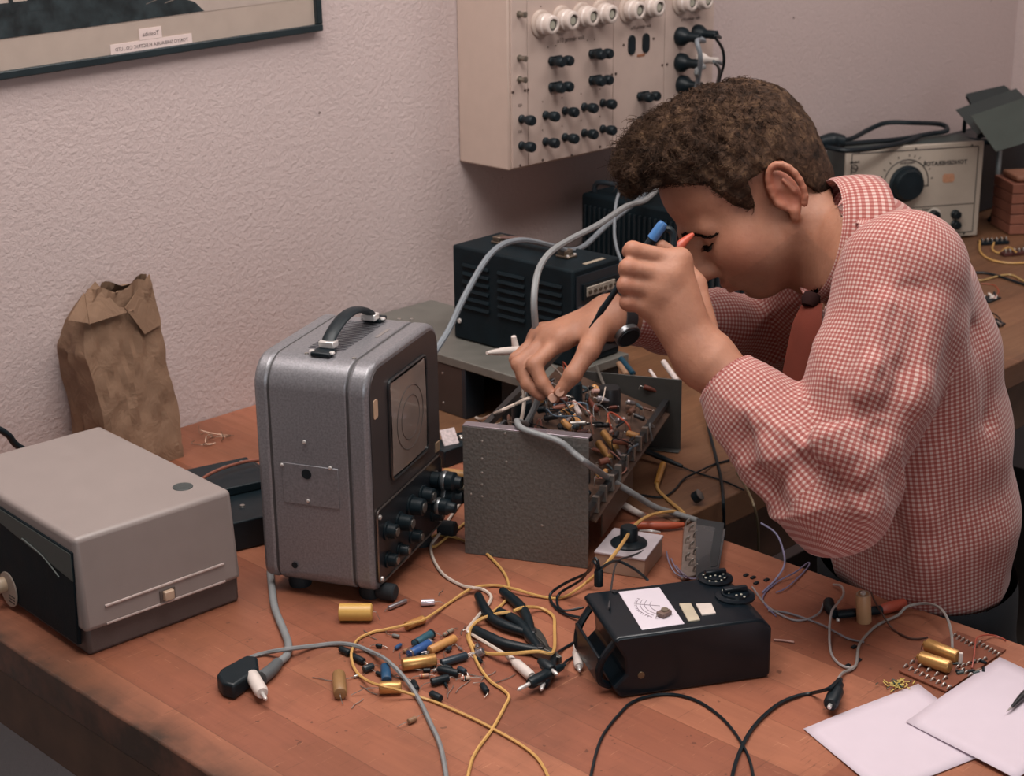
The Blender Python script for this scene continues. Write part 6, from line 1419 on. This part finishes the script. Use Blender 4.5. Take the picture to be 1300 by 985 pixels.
cuff(cuffN-ax*.050, ax, .0385, .0325, .056)
cuff(cuffF-axF*.040, axF, .0345, .0310, .044)
# collar
cx_, cy_, cz_ = None, None, nax
up = unit(CU-nax*(CU@nax)); sd = np.cross(nax, up)
rows = []
NC = 60
for k, (s, r, rr) in enumerate(((-.040, .081, .108), (-.026, .079, .099), (-.010, .075, .084), (.001, .0710, .0725), (.005, .068, .0675), (.001, .066, .066), (-.018, .066, .066))):
    row = []
    for i in range(NC+1):
        a = math.radians(-171+342*i/NC); fr_ = abs(i/NC-.5)*2; pt = max(0, (fr_-.72)/.28)
        ext = -.022*pt if k == 0 else (-.010*pt if k == 1 else 0)
        row.append(nc+nax*(s+ext)+up*math.cos(a)*r+sd*math.sin(a)*rr)
    rows.append(row)
ring_mesh('collar', SH.m, rows, man, lambda i, j: (2*PI*.07*j/NC/PITCH_, i*.011/PITCH_), closed=False, th=.0022)
# tie
def strip(name, mat, pts, ws, nrm_, th, parent):
    b = MB(); rows = []
    pp = smooth_path(pts, 5); m = len(pp); 
    for i, p in enumerate(pp):
        w = np.interp(i/(m-1), np.linspace(0, 1, len(ws)), ws); t = unit(pp[min(i+1, m-1)]-pp[max(i-1, 0)]); s = unit(np.cross(t, nrm_)); n_ = np.cross(s, t)
        rows.append([p-s*w-n_*th*.3, p-s*w*.5+n_*th*.4, p+n_*th, p+s*w*.5+n_*th*.4, p+s*w-n_*th*.3, p-n_*th*.6])
    b.grid(rows, closed=True); b.add(rows[0], [tuple(range(6))]); b.add(rows[-1], [tuple(range(6))])
    return b.build(name, mat, parent, world=True, angle=70)
TIE = M('5c2a20', .85, var=.08, spec=.15, bump=.25, bs=1500, name='rust_brown_tie')
tn = unit(-CR*.55-CF*.75)
strip('tie', TIE, [P(1030, 386, 1.868), P(1024, 410, 1.856), P(1019, 450, 1.850), P(1012, 500, 1.85), P(1006, 560, 1.86), P(1004, 600, 1.88)], [.013, .018, .021, .023, .025, .026], tn, .003, man)
b = MB(); b.lathe([(.0001, 0), (.009, .001), (.011, .008), (.008, .016), (.0001, .017)], P(1032, 372, 1.868), unit(P(1028, 392, 1.864)-P(1036, 368, 1.868)), 14); b.build('tie_knot', M('2a1b1a', 1.0, spec=.05, name='dark_tie'), man, world=True)
# ------------------------------------------------------------------ trousers
TR = M('181c22', .9, var=.2, bump=.3, bs=900, name='dark_trousers')
kN, kF = P(1172, 800, 1.93)+np.array([-.33, .20, 0]), P(1172, 800, 2.13)+np.array([-.30, .30, 0])
hN, hF = hipc+LAT*.085, hipc-LAT*.085
z0 = .520
hN[2] = hF[2] = z0; hC = (hN+hF)/2
kN = hN+np.array([-.29, .24, -.045]); kF = hF+np.array([-.24, .30, -.045])
aN, aF = kN+np.array([.06, -.05, -.40]), kF+np.array([.10, -.04, -.40])
trp = [loft([hC+A3(0, 0, .0), spine[0]+A3(0, 0, -.02), mixp(spine[0], spine[1], .5)], [.125, .108, .099], [.165, .152, .148], FWDB, LAT, (.09, .02), .04)]
trp += [cone(hN, kN, .076, .060, .05), cone(hF, kF, .076, .060, .05), cone(kN, aN, .060, .048, .03), cone(kF, aF, .060, .048, .03)]
trp += [cone(hN, hF, .085, .085, .04)]
def tr_post(p, d):
    n = np.zeros(len(p))
    for k, ph, w in KW: n += w*np.sin(p@k+ph)
    return d+.0014*n
pts = np.array([hN, hF, kN, kF, aN, aF, spine[1]]); V, F = surface(trp, pts.min(0)-.15, pts.max(0)+.15, .005, tr_post)
fc = V[F].mean(1); F = F[~(fc[:, 2] > spine[0][2]-.008)]
soft_obj('trousers', V, F, TR, man)
for K, Aq, nm in ((kN, aN, 1), (kF, aF, 2)):
    fw = unit(np.array([-.75, .66, 0])); sd_ = np.cross(A3(0, 0, 1), fw); base = np.array([Aq[0], Aq[1], 0.0])
    V, F = surface([cone(base+A3(0, 0, .055)-fw*.02, base+A3(0, 0, .035)+fw*.06, .042, .036, .02), cone(base+A3(0, 0, .035)+fw*.06, base+A3(0, 0, .026)+fw*.17, .038, .025, .02), cone(Aq, base+A3(0, 0, .06), .036, .040, .02), Prim(lambda p: p[:, 2]-.001, base, .4, .003, 's')], base-A3(.25, .25, .03), base+A3(.25, .25, .22), .005)
    soft_obj('shoe', V, F, M('15181c', .35, name='black_leather'), man)
# ------------------------------------------------------------------ hair
def gx(z): return np.interp(z, [-.06, .008, .031, .063, .082, .095, .12], [.036, .040, .048, .055, .076, .098, .20])
def hz(x): return np.interp(x, [-.09, -.066, -.040, -.034, -.028, .018, .024, .030, .044, .07], [-.056, -.052, -.026, -.004, .034, .038, .016, -.002, .0, .04])
HN = [(rs.normal(size=3)*95, rs.uniform(0, 6)) for _ in range(14)]+[(rs.normal(size=3)*190, rs.uniform(0, 6)) for _ in range(10)]
def hair_post(p, d):
    q = (p-H0)@HB.T; x, y, z = q.T
    e = d.copy(); n = np.zeros(len(p))
    for k, ph in HN: n += np.abs(np.sin(p@k+ph))
    amp = np.interp(z, [-.04, .03, .09], [.0006, .0018, .0036])
    amp = amp*np.interp(x, [-.06, .0, .06, .1], [.35, .6, 1.0, 1.3])
    e = e+amp*(n-len(HN)*.64)*.42
    cutf = (x-gx(z))*.75; cutl = (hz(x)-z)*.8
    e = np.maximum(e, -smin(-cutf, -cutl, .004))
    return e
hp = [he((.004, 0, .060), (.097, .079, .086), .02), he((.045, 0, .098), (.068, .066, .056), .03), he((.080, 0, .118), (.042, .055, .032), .03), he((-.030, 0, .020), (.057, .068, .060), .02), he((.012, 0, .045), (.05, .0795, .05), .02), he((-.045, 0, -.020), (.030, .052, .032), .02)]
c0 = hd(.01, 0, .05); V, F = surface(hp, c0-.19, c0+.19, .0021, hair_post)
HM = NT('brown_hair'); v = HM.coord('Object', (1, 1, 1)); n = HM.math('ADD', HM.math('MULTIPLY', HM.noise(v, 90, 4, .7, 1.5), .6), HM.math('MULTIPLY', HM.noise(v, 24, 3, .6, 1.0), .4))
HM.l(HM.ramp(n, [(.36, lin('1d1612')), (.52, lin('433126')), (.68, lin('68503c'))]), HM.b.inputs['Base Color']); HM.b.inputs['Specular IOR Level'].default_value = .15; HM.b.inputs['Roughness'].default_value = .85; HM.bump(HM.noise(v, 420, 3, .6, 2), .6, .002)
hair = soft_obj('hair', V, F, HM.m, man)
def normals(V, F):
    n = np.cross(V[F[:, 2]]-V[F[:, 0]], V[F[:, 3]]-V[F[:, 1]]); vn = np.zeros_like(V)
    for k in range(4): np.add.at(vn, F[:, k], n)
    return vn/(np.linalg.norm(vn, axis=1)[:, None]+1e-12)
vn = normals(V, F); q = (V-H0)@HB.T
ok = np.argwhere((vn@HB.T)[:, 2]*.0+(np.linalg.norm(q-[.0, 0, .05], axis=1)) > .055).ravel()
rs2 = np.random.RandomState(9); pick = rs2.choice(ok, 11000, replace=False)
SV = []; SF = []; base = 0
for i in pick:
    p, nn = V[i], vn[i]; ql = q[i]; hgt = np.interp(ql[2], [-.03, .03, .08, .13], [.22, .4, .85, 1.15])*np.interp(ql[0], [-.07, .0, .07], [.55, .85, 1.15])
    t1 = unit(np.cross(nn, rs2.normal(size=3))); t2 = np.cross(nn, t1)
    R = rs2.uniform(.0028, .0050)*hgt; turns = rs2.uniform(.7, 1.35)*(1 if hgt > .6 else .6); m = 7; pts = []
    lift = rs2.uniform(-.001, .0035)*hgt; fl = unit(-Hz*(.7 if ql[0] < .02 else .1)+Hx*(.0 if ql[0] < .02 else .8)+rs2.normal(size=3)*.35); drift = unit(fl-nn*(fl@nn))*rs2.uniform(.006, .013)*max(hgt, .75)
    for k in range(m):
        u = k/(m-1); a = 2*PI*turns*u; pts.append(p-nn*.0015+nn*(lift*math.sin(PI*u)+R*.8*(1-math.cos(a))*.5)+t1*R*math.sin(a)+drift*u)
    w = rs2.uniform(.00030, .00055)
    for k, pt in enumerate(pts):
        tg = unit(pts[min(k+1, m-1)]-pts[max(k-1, 0)]); x = unit(np.cross(tg, nn)+1e-6); y = np.cross(tg, x); ww = w*(1-.6*k/(m-1))
        SV += [pt+x*ww, pt-x*.5*ww+y*.87*ww, pt-x*.5*ww-y*.87*ww]
    for k in range(m-1):
        for j in range(3): SF.append((base+k*3+j, base+k*3+(j+1) % 3, base+(k+1)*3+(j+1) % 3, base+(k+1)*3+j))
    base += 3*m
curl = soft_obj('hair_curls', np.array(SV), np.array(SF), HM.m, man); curl['kind'] = 'stuff'
# eyebrows and lashes
DH = M('221a17', 1.0, spec=0, name='dark_hair')
def snap(y, z, x0=.130):
    xs = np.arange(x0, .04, -.0005); v = field(head, np.array([hd(x, y, z) for x in xs])); k = int(np.argmax(v < 0)); return float(xs[k])
for s in (1, -1):
    b = MB(); r_ = random.Random(3)
    for i in range(150):
        u = i/149; y = s*(.011+.038*u); z = np.interp(u, [0, .5, 1], [.0265, .0215, .0085])+r_.uniform(-.0030, .0030)*(1-.5*u)
        x = snap(y, z); y2 = y+s*.007; z2 = z+r_.uniform(-.001, .001)-.0015*u; x2 = snap(y2, z2)
        hh = r_.uniform(0, .0026); b.tube([hd(x-.0005, y, z), hd((x+x2)/2+.0010+hh, (y+y2)/2, (z+z2)/2), hd(x2+.0006+hh, y2, z2)], .00060, 3, smooth=0, caps=False)
    b.build('eyebrow', DH, man, world=True)
    b = MB(); ln = []
    for i in range(34):
        u = i/33; y = s*(.020+.027*u); z = .0018-.0022*math.sin(PI*u); x = snap(y, z); ln.append(hd(x+.0003, y, z))
        b.tube([hd(x, y, z), hd(x+.003, y+s*.001, z-.0012), hd(x+.0055, y+s*.0025, z-.0040)], .00035, 3, smooth=0, caps=False)
    b.tube(ln[::3], .0010, 5)
    b.build('eyelashes', DH, man, world=True)
# nails
NAIL = M('c69a86', .3, name='nail')
for TI, DI, nd in ((P(711, 497, 1.972), P(727, 476, 1.966), -CF), (RHm['TI'][0], RHm['DI'][0], -CF-CR*.4), (LHm['TI'][0], LHm['DI'][0], CF)):
    d = unit(TI-DI); nn = unit(nd-d*(nd@d)); s = np.cross(d, nn); c = TI-d*.001+nn*.0065
    MB().prism(rrect(.0095, .011, .004, 5), c, s, d, nn*.0012).build('fingernail', NAIL, man, world=True, bevel=.0004)
# wrist watch
wt = MB(); axw = unit(wrF-elF); cw = wrF+axw*.004; x, y, d = frame_of(axw); rows = []
for k in range(5):
    s = (k-2)/2*.0085; rows.append([cw+d*s+(x*math.cos(a)+y*math.sin(a))*.0335 for a in [2*PI*i/36 for i in range(36)]])
rows2 = [[cw+(p-cw)-unit((p-cw)-d*((p-cw)@d))*.002 for p in r] for r in rows]
wt.grid(rows+rows2[::-1]+[rows[0]], closed=True); watch = wt.build('wristwatch', M('2a2b2e', .6, name='watch_strap'), man, world=True)
fn = unit(-CF*.75-CU*.62+.15*CR); fn = unit(fn-d*(fn@d)); fc_ = cw+fn*.0300
for nm, r, h0, h1, m in (('watch_case', .0165, 0, .007, M('77787a', .3, .8, name='watch_steel')), ('watch_face', .0142, .0062, .0084, M('1d2227', .3, name='watch_dial'))):
    Mi = WM(man).inverted(); MB().lathe([(r, h0), (r, h1-.001), (r*.94, h1), (.0001, h1)], fc_, fn, 28).build(nm, m, watch, world=True)
# ------------------------------------------------------------------ stool under him
t = thing('stool', 'dark round stool under the seated man, hidden below the bench edge', 'stool', (hC[0], hC[1], 0))
b = MB(); b.lathe([(.17, .395), (.175, .405), (.17, .422), (.15, .428), (.0001, .428)], (0, 0, 0), (0, 0, 1), 36).build('seat', M('2a211c', .5, name='dark_seat'), t)
for i in range(4):
    a = PI/4+PI/2*i; MB().cyl((.12*math.cos(a), .12*math.sin(a), .40), (.19*math.cos(a), .19*math.sin(a), 0), .014, .012, n=12).build('leg', DARKM, t)
MB().tube([(.165*math.cos(a), .165*math.sin(a), .16) for a in [2*PI*i/24 for i in range(24)]], .008, 8, closed=True, smooth=0).build('foot_ring', DARKM, t)
# ------------------------------------------------------------------ the probe he holds
pa_, pb_ = P(836, 292, 1.832), P(748, 416, 1.868); dv = unit(pb_-pa_)
t = thing('soldering_probe', 'slim black probe with blue end cap held in the raised hand', 'tool', pa_)
MB().tube([pa_+dv*.004, pa_+dv*.05, pa_+dv*.085], [.0048, .0048, .0035], 12, smooth=0).build('grip', BLACK, t, world=True)
MB().tube([pa_+dv*.083, pa_+dv*.112, pb_-dv*.013, pb_], [.0032, .0036, .0016, .0006], 10, smooth=0).build('tip', BLACK, t, world=True)
MB().tube([pa_+dv*.012, pa_-dv*.006, pa_-dv*.010], [.0062, .006, .0048], 12, smooth=0).build('blue_cap', M('3f6ea3', .35, name='blue_cap'), t, world=True)
lp = [P(835, 296, 1.84), P(842, 291, 1.842), P(851, 292, 1.842), P(855, 301, 1.842), P(853, 316, 1.84), P(846, 322, 1.838), P(838, 312, 1.838)]
MB().tube(lp, .0042, 8, closed=True).build('hanging_loop', BLACK, t, world=True)
t = thing('red_clip', 'small red pointed test clip showing between the raised fist and his eyebrow', 'clip', P(865, 310, 1.86))
MB().tube([P(856, 322, 1.856), P(866, 309, 1.858), P(880, 297, 1.862)], [.0062, .0056, .0022], 10).build('clip_body', M('b5533f', .4, name='red_plastic_clip'), t, world=True)
# ------------------------------------------------------------------ light
def area(name, loc, rot, sx, sy, power, col):
    l = bpy.data.lights.new(name, 'AREA'); l.shape = 'RECTANGLE'; l.size = sx; l.size_y = sy; l.energy = power; l.color = col
    o = bpy.data.objects.new(name, l); COL.objects.link(o); o.location = loc; o.rotation_euler = rot; return o
def aim(o, tgt):
    o.rotation_euler = (Vector(tgt)-o.location).to_track_quat('-Z', 'Y').to_euler()
k = area('ceiling_lamp', (1.0, -.85, 2.62), (0, 0, 0), 1.7, .9, 47, (1.0, .94, .90)); aim(k, (1.25, -.70, .7))
f2 = area('right_wall_fill', (2.7, -1.25, 2.62), (0, 0, 0), 1.2, .4, 15, (1, .93, .9)); aim(f2, (3.0, -.1, .9))  # added fill lamp, brightens the wall at the right
f3 = area('cool_fill_light', (-.4, -4.1, 1.7), (0, 0, 0), 1.8, 1.4, 36, (.86, .95, 1.0)); aim(f3, (1.3, -.6, .9))  # added cool fill behind the camera, lifts the shadows; no window there
w = bpy.data.worlds.new('world'); SC.world = w; w.use_nodes = True
bg = w.node_tree.nodes['Background']; bg.inputs[0].default_value = (.62, .70, .78, 1); bg.inputs[1].default_value = .15
SC.view_settings.view_transform = 'Standard'; SC.view_settings.look = 'None'; SC.view_settings.gamma = 1; SC.view_settings.exposure = 0
SC.view_settings.use_curve_mapping = False
